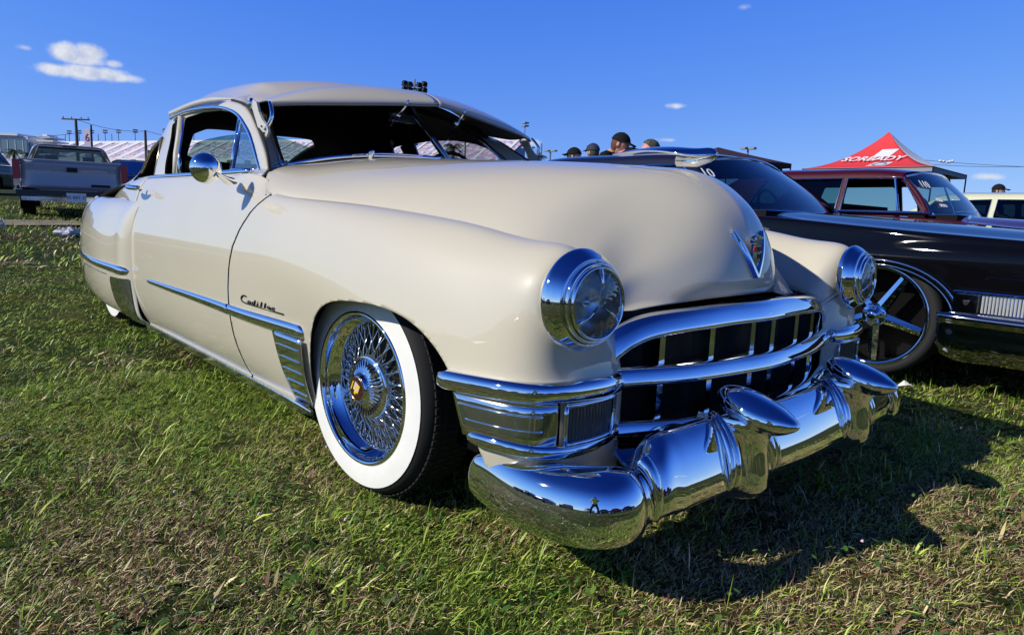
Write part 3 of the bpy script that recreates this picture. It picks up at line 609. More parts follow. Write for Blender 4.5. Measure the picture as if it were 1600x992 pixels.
cutB = np.where(Z_ > .9, sdpoly(X_, Y_, [(-2.86, -1), (-2.88, .36), (-2.95, .42), (-3.3, .36), (-3.36, .26), (-3.38, -1)]), -1.)
S_ = -np.maximum(cutW, cutB)
V, F = trim(RO, S_); V2 = mirY(V); n = len(V); VV = np.vstack([V, V2]); FF = [f for f in F] + [tuple(i + n for i in f[::-1]) for f in F]
FF = orient(VV, FF, (-2, 0, .5)); roof = mesh('roof', VV, FF, [CREAM, DARKIN], car); bm_w = roof.modifiers.new('weld', 'WELD'); bm_w.merge_threshold = .0008; solid(roof, .022, -1, True)
# back glass
bg = np.array([[(x, y, np.interp(-x, [2.6, 3.0, 3.4], [1.405, 1.292, 1.13]) - .012 - y * y * .5) for y in np.linspace(-.42, .42, 14)] for x in np.linspace(-2.86, -3.38, 8)]); gridobj('back_window', bg, TINT, car)
# belt shelf and pillars
for s in (-1, 1):
    qp_ = [rw(-2.315, [(.72, .985), (.868, .966), (.903, .90), (.928, .80), (.93, .6)]), rw(-2.55, [(.68, .985), (.857, .962), (.89, .90), (.90, .82), (.88, .7)]), rw(-2.8, [(.64, .98), (.835, .948), (.868, .90), (.86, .84), (.80, .78)]),
           rw(-3.4, [(.52, .955), (.755, .90), (.785, .865), (.775, .82), (.70, .77)]), rw(-4.2, [(.50, .80), (.65, .755), (.68, .735), (.68, .70), (.6, .66)])]
    gridobj('rear_quarter', S3(loft(qp_, 40, 20), s), CREAM, car, t=.01)
    g = np.array([[(x, y, z) for y, z in ((.868, .968), (.84, .978), (.80, .978))] for x in np.linspace(-.99, -2.31, 20)]); gridobj('belt_panel', S3(g, s), CREAM, car, flip=s > 0, t=.01)
    MB().tube(S3(spl([(-.93, .842, .984), (-1.4, .842, .982), (-1.9, .842, .980), (-2.30, .84, .978)], 20), s), .011, 8, flat=1.2).build('belt_moulding', CHROME, car, True)
    g = np.array([[(-.76, .868, .965), (-.79, .83, .995), (-.84, .79, 1.02), (-.9, .74, 1.03)], [(-.86, .868, .968), (-.88, .83, .985), (-.93, .79, 1.015), (-.97, .76, 1.03)], [(-1.0, .868, .968), (-1.0, .845, .978), (-1.02, .81, .985), (-1.03, .79, .99)]]); gridobj('cowl_corner', S3(loft(g, 10, 10), s), CREAM, car, flip=s < 0, t=.01)
    # A post: cream panel between door frame and windscreen, with the black gap line of the door
    n_ = 30; cf = spl([(-.772, .830, .984), (-.834, .812, 1.053), (-.905, .799, 1.115), (-.989, .785, 1.180), (-1.084, .772, 1.246), (-1.202, .760, 1.291), (-1.354, .755, 1.320)], n_)
    cw = spl([(-.905, .728, 1.005), (-1.02, .700, 1.08), (-1.145, .668, 1.16), (-1.265, .637, 1.238), (-1.32, .632, 1.278), (-1.38, .64, 1.32), (-1.44, .64, 1.35)], n_)
    cg = spl([(-.885, .812, .977), (-.953, .806, 1.057), (-1.030, .797, 1.134), (-1.108, .789, 1.187), (-1.195, .781, 1.235), (-1.314, .774, 1.272), (-1.50, .768, 1.302)], n_)
    cf, cg = warp(cf), warp(cg)
    if s > 0:
        cf[:, 0] -= .03; cg[:, 0] -= .02
    gp = np.array([[cf[i] + (cw[i] - cf[i]) * t + np.array((.014, .012, 0)) * math.sin(math.pi * t) for t in np.linspace(0.06, 1, 9)] for i in range(n_)]); gridobj('windshield_pillar', S3(gp, s), CREAM, car, t=.02)
    gd = np.array([[cf[i] + (cg[i] - cf[i]) * t + np.array((0, .006 + .006 * math.sin(math.pi * t), 0)) for t in np.linspace(.08, 1, 7)] for i in range(n_)]); gridobj('door_frame', S3(gd, s), CREAM, car, t=.02)
    MB().tube(S3(cf + (cw - cf) * .02 + np.array((0, .001, 0)), s), .006, 6).build('door_gap_line', BLACK, car)  # black tube stands in for the shade in the door gap
    P = warp(spl([(-1.34, .752, 1.325), (-1.5, .758, 1.336), (-1.8, .757, 1.348), (-2.27, .755, 1.330)], 40))
    V, F = sweep_vf(S3(P, s), [(-.012, -.010), (.008, -.010), (.008, .008), (-.012, .008)], np.clip(np.linspace(.1, 3, 40), .1, 1), (0, 1, 0)); mesh('drip_rail', V, F, CREAM, car, True)
    P = spl([(-.878, .818, .977), (-.946, .812, 1.057), (-1.023, .803, 1.134), (-1.101, .795, 1.185), (-1.188, .785, 1.231), (-1.307, .776, 1.268), (-1.488, .769, 1.298), (-1.753, .766, 1.315), (-2.002, .764, 1.318), (-2.235, .762, 1.304)], 60); P = warp(P)
    MB().tube(S3(P, s), .010, 8, flat=1.0).build('drip_moulding', CHROME, car, True)
    # windshield chrome frame on this side
    P = spl([(-.914, .716, 1.012), (-1.03, .688, 1.085), (-1.15, .656, 1.16), (-1.265, .626, 1.24), (-1.315, .61, 1.275)], 16); MB().tube(S3(P, s), .013, 8).build('windshield_frame', CHROME, car, True)
    P = spl([(-.914, .714, 1.015), (-.86, .55, 1.056), (-.815, .3, 1.085), (-.79, .02, 1.094)], 20); MB().tube(S3(P, s), .010, 8).build('windshield_frame', CHROME, car, True)
    g = np.array([[(-.914, .712, 1.015), (-1.315, .61, 1.278)], [(-.86, .50, 1.055), (-1.235, .44, 1.32)], [(-.815, .25, 1.08), (-1.165, .22, 1.35)], [(-.785, .0, 1.09), (-1.125, 0, 1.368)]])
    gw = np.array([[a + (b - a) * t for t in np.linspace(0, 1, 8)] for a, b in spl(g, 20)]); gridobj('windshield_glass', S3(gw, s), glass('windshield_glass', (.93, .97, .97), .5), car)
    # vent window: chrome frame, divider, glass
    vp = [(-.915, .80, .992), (-.975, .797, 1.06), (-1.05, .790, 1.13), (-1.12, .783, 1.178), (-1.19, .776, 1.21), (-1.205, .785, 1.14), (-1.235, .797, 1.0), (-.915, .80, .992)]
    vp = [tuple(v) for v in warp(vp)]
    vo = MB().tube(S3(np.array(vp), s), .008, 8).build('vent_window', CHROME, car, True)
    MB().add(S3(np.array(vp[:7]), s), [tuple(range(7))]).build('glass', glass('vent_glass', (.62, .74, .85), 2.2), vo)
    MB().tube(S3(warp([(-1.25, .80, .985), (-1.23, .793, 1.08), (-1.215, .785, 1.16), (-1.205, .778, 1.228)]), s), .009, 8).build('window_divider', CHROME, car, True)
    # rear door-frame post and quarter post
    MB().tube(S3(warp([(-1.965, .80, .985), (-1.985, .79, 1.10), (-2.0, .775, 1.20), (-2.005, .762, 1.29)]), s), .011, 6).build('window_post', CHROMEP, car, True)
    MB().tube(S3(warp([(-2.03, .80, .985), (-2.05, .79, 1.10), (-2.065, .775, 1.20), (-2.07, .762, 1.30)]), s), .014, 6).build('window_post', CREAM, car, True)
    qp = [(-2.43, .79, .985), (-2.60, .78, .985), (-2.8, .765, .98), (-2.93, .75, .985), (-2.85, .735, 1.06), (-2.70, .735, 1.16), (-2.55, .735, 1.20), (-2.43, .755, 1.21), (-2.43, .79, .985)]
    MB().tube(S3(warp(qp), s), .010, 6).build('quarter_window_frame', mat('brass_trim', (.35, .29, .18), .25, .8), car, True)
    MB().tube(S3(warp([(-2.10, .77, .99), (-2.10, .765, 1.10), (-2.13, .755, 1.28)]), s), .02, 6).build('quarter_post', DARKIN, car)
# centre bar of the windscreen
P = [(-.775, 0, 1.085), (-.95, 0, 1.232), (-1.125, 0, 1.375)]
V, F = sweep_vf(P, [(-.012, -.01), (.012, -.01), (.010, .012), (-.010, .012)], 1.0, (1, 0, 0)); mesh('windshield_divider', V, F, mat('dark_chrome', (.25, .25, .26), .12, 1.0), car)
# header under the visor
MB().tube(spl([(-1.33, -.61, 1.285), (-1.24, -.44, 1.33), (-1.125, 0, 1.372), (-1.24, .44, 1.33), (-1.33, .61, 1.285)], 30), .018, 6).build('windshield_header', BLACK, car)
# --- outside sun visor: two halves and their brackets
for s in (-1, 1):
    R1 = [(-1.13, .003, 1.412), (-1.17, .20, 1.404), (-1.24, .40, 1.376), (-1.31, .56, 1.335), (-1.31, .66, 1.300), (-1.20, .742, 1.278)]
    R2 = [(-1.01, .003, 1.412), (-1.02, .20, 1.402), (-1.045, .40, 1.378), (-1.07, .56, 1.344), (-1.095, .675, 1.306), (-1.095, .738, 1.275)]
    R3 = [(-.862, .003, 1.350), (-.885, .20, 1.331), (-.92, .40, 1.309), (-.955, .56, 1.291), (-.985, .66, 1.279), (-1.01, .728, 1.268)]
    R4 = [(-.857, .003, 1.339), (-.880, .20, 1.320), (-.916, .40, 1.298), (-.952, .56, 1.281), (-.984, .66, 1.270), (-1.012, .728, 1.260)]
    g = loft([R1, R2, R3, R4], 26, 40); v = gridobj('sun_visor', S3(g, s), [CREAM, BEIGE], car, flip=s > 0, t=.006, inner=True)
    pts = [(p[0] + .003, p[1], p[2] - .005) for p in g[-1]]; MB().tube(S3(np.array(pts), s), .006, 6).build('visor_edge', mat('visor_edge_metal', (.22, .20, .18), .35, .6), v, True)
    # teardrop bracket on the pillar
    pl = [(-1.042, 1.276), (-1.003, 1.265), (-.980, 1.222), (-.949, 1.190), (-.901, 1.163), (-.890, 1.143), (-.909, 1.122), (-.940, 1.114), (-.971, 1.128), (-1.007, 1.187), (-1.049, 1.245)]
    pl = [(x - .055, z + .004) for x, z in pl]; mb = MB().prism(pl, .010 * s, (0, .752 * s, 0), (1, 0, 0), (0, 0, 1), (0, 1, 0)); br = mb.build('visor_bracket', CREAM, car)
    for x, z in ((-1.005, 1.169), (-.98, 1.142)): MB().tube([(x, .760 * s, z), (x, .767 * s, z)], .004, 6).build('screw', BLACK, br)
    MB().tube(S3(np.array([(-1.115, .758, 1.25), (-1.12, .762, 1.268), (-1.115, .758, 1.29)]), s), [.006, .012, .006], 8).build('bracket_clip', CHROME, br, True)
    MB().tube(S3(spl([(-1.0, .730, 1.268), (-.965, .738, 1.235), (-.95, .745, 1.20), (-.962, .755, 1.168), (-.97, .764, 1.150)], 12), s), .0085, 8, flat=.6).build('visor_strut', CHROME, br, True)
    MB().tube(S3(np.array([(-.86, .16, 1.335), (-.93, .165, 1.28), (-.99, .17, 1.235)]), s), .006, 6).build('visor_strut', CHROME, v, True)
    MB().tube(S3(np.array([(-.93, .165, 1.285), (-.95, .165, 1.275)]), s), .013, 8).build('wing_nut', CHROME, v, True)
# --- mirror on the near door, vent knob on the cowl
mb = MB()
a = np.array((-.85, -1.035, .982)); ax = np.array((-1, .12, .05)); ax /= np.linalg.norm(ax)
V, F = lathe_vf([(.001, -.047), (.02, -.045), (.036, -.034), (.050, -.014), (.0555, 0), (.0545, .006), (.05, .007), (.0, .007)], 40, 'X'); V = np.array(V); yv = np.cross((0, 0, 1), ax); yv /= np.linalg.norm(yv); zv = np.cross(ax, yv)
V = a + V[:, :1] * ax + V[:, 1:2] * yv + V[:, 2:3] * zv; mo = mesh('side_mirror', V, F, CHROME, car, True)
MB().tube(spl([(-.80, -1.035, .982), (-.81, -1.025, .974), (-.845, -.985, .957), (-.89, -.945, .945), (-.925, -.915, .940)], 14), [.004, .008, .010, .011, .012, .013, .014, .016, .018, .021, .024, .026, .026, .02], 12, flat=.6).build('mirror_arm', CHROME, mo, True)
MB().tube([(-.74, -.42, 1.062), (-.735, -.42, 1.085), (-.72, -.42, 1.092)], [.012, .013, .004], 10).build('washer_nozzle', CHROME, car, True)
MB().tube(spl([(-.75, -.50, 1.07), (-.76, -.35, 1.088), (-.765, -.15, 1.096)], 8), .004, 6).build('wiper_arm', CHROME, car)
# --- interior
mb = MB(); mb.box((-2.0, 0, .30), (3.2, 1.6, .06)); mb.build('floor_pan', DARKIN, car)
for x, nm in ((-1.62, 'front_seat'), (-2.5, 'rear_seat')):
    mb = MB(); mb.box((x + .25, 0, .52), (.5, 1.3, .2)); b = mb.build(nm, mat('dark_upholstery', (.03, .02, .018), .8), car)
    g = loft([[(x - .05, y, z) for y, z in zip(np.linspace(-.65, .65, 7), (.82, .90, .915, .91, .915, .90, .82))], [(x + .03, y, z) for y, z in zip(np.linspace(-.65, .65, 7), (.82, .90, .915, .91, .915, .90, .82))], [(x + .10, y, .5) for y in np.linspace(-.65, .65, 7)]], 12, 24)
    gridobj('backrest', g, MATS['dark_upholstery'], b, t=.04)
mb = MB(); mb.box((-.98, 0, .93), (.22, 1.42, .16)); mb.build('dashboard', mat('dash_paint', (.03, .028, .025), .4), car)
V, F = sweep_vf([(-1.30 + .05 * math.sin(t), .38 + .19 * math.cos(t), 1.0 + .17 * math.sin(t)) for t in np.linspace(0, 2 * math.pi, 40)], [(.010 * math.cos(a), .010 * math.sin(a)) for a in np.linspace(0, 6.283, 8, endpoint=False)], 1.0, (1, 0, 0)); mesh('steering_wheel', V, F, BLACK, car)
mb = MB(); mb.box((-1.16, 0, 1.30), (.012, .15, .04)); mb.tube([(-1.16, 0, 1.31), (-1.16, 0, 1.37)], .006, 6); mb.build('rear_view_mirror', CHROMEP, car)
for s in (-1, 1): MB().box((-1.55, .80 * s, .72), (1.5, .02, .44)).build('door_lining', DARKIN, car)
MB().box((-2.95, 0, .935), (.9, 1.25, .02)).build('parcel_shelf', DARKIN, car)
# --- underbody and rear bumper
MB().box((-1.9, 0, .27), (4.6, 1.5, .12)).build('underbody', WELL, car)
rb = [(-4.0, .84, .36), (-4.25, .82, .36), (-4.45, .70, .36), (-4.55, .45, .36), (-4.58, 0, .36)]; rb = [(x, -y, z) for x, y, z in rb[:-1]] + rb[::-1]
V, F = sweep_vf(spl(rb, 50), [(math.cos(t) * .03, math.sin(t) * .08) for t in np.linspace(0, 6.283, 12, endpoint=False)], 1.0); mesh('rear_bumper', V, F, mat('dark_chrome', (.25, .25, .26), .12, 1.0), car)
# --- wheels
def tyre_prof(R, w, rim):   # radius, offset (0 = outer face plane, + inward)
    return [(rim, .012), (rim + .006, .004), (rim + .014, .0), (R - .065, -.004), (R - .030, -.001), (R - .018, .006), (R - .008, .022), (R - .003, .034), (R, .05), (R, .052), (R - .006, .054), (R - .006, .060), (R, .062), (R, w * .5 - .004), (R - .006, w * .5 - .002), (R - .006, w * .5 + .004), (R, w * .5 + .006),
            (R, w - .062), (R - .006, w - .06), (R - .006, w - .054), (R, w - .052), (R - .003, w - .034), (R - .02, w - .01), (R - .07, w), (rim, w - .01)]
def annulus(name, r0, r1, y0, y1, m, parent, n=72, k=6):
    prof = [(r0 + (r1 - r0) * t, y0 + (y1 - y0) * t - .0015 * math.sin(math.pi * t)) for t in np.linspace(0, 1, k)]
    V, F = lathe_vf(prof, n, 'Y'); return mesh(name, V, F, m, parent)
def wire_wheel(name, loc, steer, s, detail=True):
    """axis along local Y, outer face toward -Y"""
    R, rim, w = .332, .226, .20
    V, F = lathe_vf([(r, h) for r, h in tyre_prof(R, w, rim)], 96, 'Y'); V = np.array(V)
    ty = mesh(name, V, F, RUBBER, car); ty.location = loc; ty.rotation_euler = (0, 0, steer + (math.pi if s > 0 else 0))
    if detail:   # tread sipes, each a thin raised lug, one joined mesh
        mb = MB()
        for k in range(88):
            a = 2 * math.pi * k / 88
            for y0, y1 in ((.062, .094), (.106, .138), (.026, .05), (.15, .174)):
                c_, s_ = math.cos(a), math.sin(a); da = .9 * math.pi / 88; 
                v = [((R + .0035) * math.cos(a + d), y, (R + .0035) * math.sin(a + d)) for d in (-da * .8, da * .8) for y in (y0, y1)] + [((R - .002) * math.cos(a + d), y, (R - .002) * math.sin(a + d)) for d in (-da * .8, da * .8) for y in (y0, y1)]
                if y0 < .03 or y0 > .14: v = [(x * .9965, y, z * .9965) for x, y, z in v]
                mb.add(v, [(0, 1, 3, 2), (0, 2, 6, 4), (1, 5, 7, 3), (0, 4, 5, 1), (2, 3, 7, 6)])
        mb.build('tread', RUBBER, ty, kind='stuff')
    annulus('whitewall', rim + .008, R - .030, -.0045, -.0035, WHITEW, ty)
    V, F = lathe_vf([(rim + .010, .004), (rim + .011, -.004), (rim + .007, -.009), (rim, -.009), (rim - .004, -.004), (rim - .005, .006), (rim - .008, .014), (rim - .012, .030), (rim - .026, .042), (rim - .030, .050), (rim - .030, .062), (rim - .036, .072), (rim - .040, .10), (rim - .040, .17)], 96, 'Y')
    rm = mesh('rim', V, F, CHROME, ty)
    V, F = lathe_vf([(rim - .040, .105), (.11, .125), (.0, .13)], 48, 'Y'); mesh('rim_back', V, F, BLACK, ty)
    # hub with ribbed dome
    n = 120; V = []; prof = [(.098, .10), (.100, .05), (.099, .028), (.094, .020), (.090, .022), (.088, .020), (.07, .012), (.05, .004), (.042, -.002), (.040, -.010), (.038, -.012), (.0, -.013)]
    for i, (r, h) in enumerate(prof):
        for k in range(n):
            a = 2 * math.pi * k / n; hh = h + (.0035 * math.sin(a * 40) if i in (6, 7) else 0) ; V.append((r * math.cos(a), hh, r * math.sin(a)))
    F = [(i * n + j, i * n + (j + 1) % n, (i + 1) * n + (j + 1) % n, (i + 1) * n + j) for i in range(len(prof) - 1) for j in range(n)]
    hb = mesh('hub', V, F, CHROME, ty)
    if detail:
        def slot(a): return MB().box((0, 0, 0), (.034, .004, .0035))
        sl = None
        for k in range(36):
            a = 2 * math.pi * k / 36
            if sl is None: sl = slot(0).build('hub_slot', BLACK, ty); o = sl
            else: o = sl.copy(); C.objects.link(o)
            o.location = (.068 * math.cos(a), .0095, .068 * math.sin(a)); o.rotation_euler = (0, -a, 0)
        MB().tube([(.060, .012, .050), (.060, .002, .050)], [.011, .008], 6).build('lock_bolt', CHROME, ty)
    # spokes: inner and outer rows share mesh data
    pro = {}
    for row, (r0, h0, r1, h1, rad, nn) in enumerate(((.098, .030, rim - .037, .080, .0026, 42), (.098, .058, rim - .033, .062, .0026, 42))):
        for k in range(nn):
            a = 2 * math.pi * (k + .5 * row) / nn; tw = (.16 if k % 2 else -.16)
            if (row, k % 2) not in pro:
                p0 = (r0, h0, 0); p1 = (r1 * math.cos(tw), h1, r1 * math.sin(tw)); pm = [p0[i] * .5 + p1[i] * .5 for i in range(3)]
                o = MB().tube([p0, pm, (p0[0] * .12 + p1[0] * .88, p0[1] * .12 + p1[1] * .88, p1[2] * .88), p1], [rad, rad, rad * 1.0, rad * 2.0], 6).build('spoke', mat('spoke_chrome', (.72, .72, .70), .10, 1.0), ty, True); pro[(row, k % 2)] = o
            else: o = pro[(row, k % 2)].copy(); C.objects.link(o)
            o.rotation_euler = (0, -a, 0)
    # enamel centre with crest
    V, F = lathe_vf([(.036, -.0125), (.0378, -.0152), (.0365, -.0165), (.0355, -.0150)], 40, 'Y'); mesh('emblem_ring', V, F, mat('gold', (.75, .5, .2), .2, 1.0), ty)
    V, F = lathe_vf([(.036, -.0150), (.0, -.0165)], 40, 'Y'); mesh('emblem', V, F, mat('dark_red_enamel', (.035, .008, .008), .12, coat=1.0), ty)
    if detail:
        ang = math.radians(-28); ca, sa = math.cos(ang), math.sin(ang)
        q = [('red_enamel', (.6, .01, .01)), ('yellow_enamel', (.85, .55, .02)), ('silver_enamel', (.6, .55, .5))]
        k = 0
        for i in range(3):
            for j in range(4):
                u, v = (i - 1) * .0095, (j - 1.5) * .0095 + .001; 
                if j == 0 and i != 1: continue
                cc = q[(i + j) % 2 * (1 if (i + 2 * j) % 3 else 2)] if (i + j) % 2 else q[1 if (i * 3 + j) % 2 else 2]
                x, z = u * ca - v * sa, u * sa + v * ca; mb = MB().box((x, -.0172, z), (.009, .001, .009), [(ca, 0, -sa), (0, 1, 0), (sa, 0, ca)]); mb.build('crest_tile', mat(cc[0], cc[1], .2, coat=1.), ty)
        mb = MB()
        for i in range(7):
            t = -1 + i / 3; mb.box((-.021 * ca + t * .013 * sa * -1 - .002, -.0172, -.021 * sa + t * .013 * ca), (.006, .001, .003))
        mb.build('crest_crown', MATS['yellow_enamel'], ty)
    return ty
wire_wheel('front_wheel', (-.012, -.878, .322), math.radians(2.5), -1)
wire_wheel('front_wheel', (-.025, .858, .322), math.radians(2.0), 1, False)
for s in (-1, 1):
    V, F = lathe_vf([(r, h) for r, h in tyre_prof(.325, .2, .222)], 64, 'Y'); o = mesh('rear_wheel', V, F, RUBBER, car); o.location = (-3.04, .90 * s, .43); o.rotation_euler = (0, 0, math.pi if s > 0 else 0)
    annulus('whitewall', .225, .30, -.0045, -.006, WHITEW, o)
# ================================================================== ground and grass
def gz(x, y):
    x = np.asarray(x, float); y = np.asarray(y, float)
    s = np.where(x < -40, 1.12 + (-x - 40) * .006, np.where(x < 0, -x * .028, 0))
    r = np.hypot(x, y); und = .012 * np.sin(x * 1.7 + 1) * np.cos(y * 1.3) + .008 * np.sin(x * 4.1 + y * 3.3)
    return s - .012 + und * np.clip(r / 1.5, .3, 1) * (r < 60)
gs = np.concatenate([-np.geomspace(1800, 8, 44), np.linspace(-7.8, 7.8, 130), np.geomspace(8, 1800, 44)])
GX, GY = np.meshgrid(gs, gs, indexing='ij'); G = np.stack([GX, GY, gz(GX, GY)], -1)
def ground_mat():
    m = bpy.data.materials.new('grassy_soil'); m.use_nodes = True; t = m.node_tree; p = t.nodes['Principled BSDF']; p.inputs['Roughness'].default_value = .95; p.inputs['Specular IOR Level'].default_value = .1
    co = NN(t, 'ShaderNodeTexCoord').outputs['Object']
    def nz(s, d, r=.6): return NN(t, 'ShaderNodeTexNoise', ins={'Vector': co, 'Scale': s, 'Detail': d, 'Roughness': r}).outputs['Fac']
    a = NN(t, 'ShaderNodeValToRGB', ins={0: nz(9.0, 10.0, .75)}); e = a.color_ramp.elements
    e[0].position = .34; e[0].color = (.010, .012, .004, 1); e[1].position = .70; e[1].color = (.12, .115, .045, 1)
    k = a.color_ramp.elements.new(.5); k.color = (.035, .05, .013, 1)
    b = NN(t, 'ShaderNodeValToRGB', ins={0: nz(1.1, 4.0)}); e = b.color_ramp.elements; e[0].position = .42; e[0].color = (.7, .9, .6, 1); e[1].position = .62; e[1].color = (1.25, 1.0, .75, 1)
    mx = NN(t, 'ShaderNodeMix', data_type='RGBA', blend_type='MULTIPLY', ins={0: 1.0, 6: a.outputs[0], 7: b.outputs[0]}); t.links.new(mx.outputs[2], p.inputs['Base Color'])
    bp = NN(t, 'ShaderNodeBump', ins={'Strength': 1.0, 'Distance': .03, 'Height': nz(30.0, 6.0)}); t.links.new(bp.outputs[0], p.inputs['Normal']); return m
gridobj('ground', G, ground_mat(), None, kind='structure')
def gridn(x, y, sc, seed):
    """cheap smooth value noise"""
    r = np.random.default_rng(seed); T = r.random((64, 64)); u = x * sc + 31.7; v = y * sc + 17.3; i = np.floor(u).astype(int); j = np.floor(v).astype(int); a = u - i; b = v - j; a = a * a * (3 - 2 * a); b = b * b * (3 - 2 * b)
    g = lambda p, q: T[(i + p) % 64, (j + q) % 64]
    return (g(0, 0) * (1 - a) + g(1, 0) * a) * (1 - b) + (g(0, 1) * (1 - a) + g(1, 1) * a) * b
def blade_mat(name, trans=.35):
    m = bpy.data.materials.new(name); m.use_nodes = True; t = m.node_tree; p = t.nodes['Principled BSDF']; p.inputs['Roughness'].default_value = .45; p.inputs['Specular IOR Level'].default_value = .3
    at_ = NN(t, 'ShaderNodeAttribute', attribute_name='tint').outputs['Color']; t.links.new(at_, p.inputs['Base Color'])
    tr = NN(t, 'ShaderNodeBsdfTranslucent', ins={0: at_}); mx = NN(t, 'ShaderNodeMixShader', ins={0: trans, 1: p.outputs[0], 2: tr.outputs[0]}); t.links.new(mx.outputs[0], t.nodes['Material Output'].inputs[0]); return m
PAL = np.array([(.15, .24, .022), (.24, .33, .035), (.36, .42, .075), (.06, .13, .018), (.42, .34, .16), (.56, .47, .26), (.22, .13, .075), (.16, .055, .045)])
def blades(name, x, y, length, width, lean, mix, seed, label=None):
    """x,y roots; every blade two quads, bent over; mix = weight of dry colours"""
    r = np.random.default_rng(seed); n = len(x); z = gz(x, y); az = r.uniform(0, 2 * np.pi, n)
    d = np.stack([np.cos(az), np.sin(az)], 1); sdv = np.stack([-np.sin(az), np.cos(az)], 1)
    L = length * r.uniform(.45, 1.25, n); w = width * r.uniform(.6, 1.3, n) * .5; th = np.clip(lean + r.normal(0, .35, n), .08, 1.50); bend = r.uniform(0, .5, n)
    V = np.zeros((n, 6, 3)); h = np.zeros(n); q = np.zeros(n)
    for k, (f, ww) in enumerate(((0, .8), (.55, 1.), (1, .12))):
        if k:
            seg = L * (.55 if k == 1 else .45); t = th + bend * (k - 1) * 1.2; t = np.minimum(t, 1.75 if k == 2 else 1.5); q = q + seg * np.sin(t); h = h + seg * np.cos(t)
        for s, sg in ((0, -1), (1, 1)):
            V[:, 2 * k + s, 0] = x + d[:, 0] * q + sdv[:, 0] * w * ww * sg; V[:, 2 * k + s, 1] = y + d[:, 1] * q + sdv[:, 1] * w * ww * sg; V[:, 2 * k + s, 2] = z - .004 + np.maximum(h, .002 * k) + (w * ww * sg * .4)
    Fi = (np.arange(n)[:, None, None] * 6 + np.array([(0, 1, 3, 2), (2, 3, 5, 4)])[None]).reshape(-1)
    me = bpy.data.meshes.new(name); me.vertices.add(n * 6); me.vertices.foreach_set('co', V.reshape(-1).astype(np.float32)); me.loops.add(len(Fi)); me.loops.foreach_set('vertex_index', Fi.astype(np.int32))
    me.polygons.add(n * 2); me.polygons.foreach_set('loop_start', (np.arange(n * 2) * 4).astype(np.int32)); me.update(calc_edges=True)
    # species colour per blade
    pn = gridn(x, y, 1.3, 3) * .6 + gridn(x, y, 4.5, 4) * .4; dry = np.clip(mix + (pn - .5) * 2.0, .04, .95); u = r.random(n)
    idx = np.where(u < dry, r.choice([4, 5, 5, 6, 7, 2], n, p=[.26, .14, .08, .31, .11, .10]), r.choice([0, 1, 2, 3], n, p=[.32, .32, .2, .16])); col = PAL[idx] * (r.uniform(.25, 1.0, (n, 1)) ** .8 * 1.72)
    at_ = me.color_attributes.new('tint', 'FLOAT_COLOR', 'POINT'); cc = np.ones((n, 6, 4), np.float32); cc[:, :, :3] = col[:, None, :]; at_.data.foreach_set('color', cc.reshape(-1))
    me.materials.append(BLM); o = bpy.data.objects.new(name, me); link(o, None, label, 'grass', kind='stuff'); return o
BLM = blade_mat('grass_blades', .10)
cx, cy = CAMP[0], CAMP[1]; fa = math.atan2(F_[1], F_[0])
def sector(n, r0, r1, half, pw=1.0):
    """uniform over a ring sector that opens away from where the photographer stands"""
    r = np.sqrt(nrng.random(n) * (r1 ** 2 - r0 ** 2) + r0 ** 2) if pw == 1 else (r0 ** pw + nrng.random(n) * (r1 ** pw - r0 ** pw)) ** (1 / pw); a = fa + nrng.uniform(-half, half, n); return cx + r * np.cos(a), cy + r * np.sin(a)
def drier(x, y): return .38 + .13 * np.clip((x - .2) * .6 + (y + .8) * .25, -1, 1)
def clump(x, y, seed, lo=.25):
    k = gridn(x, y, 7.0, seed) * .6 + gridn(x, y, 19.0, seed + 1) * .4; keep = nrng.random(len(x)) < np.clip((k - lo) * 5.0, .03, 1); return x[keep], y[keep]
x, y = clump(*sector(500000, .9, 3.6, .90), 20); blades('short_grass', x, y, .028, .0019, 1.12, drier(x, y), 1, 'short trampled green and straw grass nearest the camera')
x, y = sector(110000, .9, 3.6, .90); blades('short_grass', x, y, .042, .0017, 1.46, drier(x, y) + .3, 2, 'dry straw lying flat among the near grass')
x, y = clump(*sector(60000, .9, 4.5, .90), 30, .58); blades('tall_grass', x, y, .075, .0034, .75, drier(x, y) - .3, 3, 'longer green blades standing up in loose tufts')
x, y = clump(*sector(250000, 3.4, 8.5, .78), 20); blades('short_grass', x, y, .034, .0038, 1.1, drier(x, y) - .04, 4, 'trampled grass beside and behind the cream car')
x, y = clump(*sector(80000, 8., 26., .80, 1.4), 20, .15); blades('short_grass', x, y, .080, .015, .8, .34 + 0 * x, 5, 'grass of the field further back')
x, y = sector(10000, .1, 5., 3.14); blades('short_grass', x, y, .06, .007, .9, .3 + 0 * x, 6, 'grass all round the parked cars')
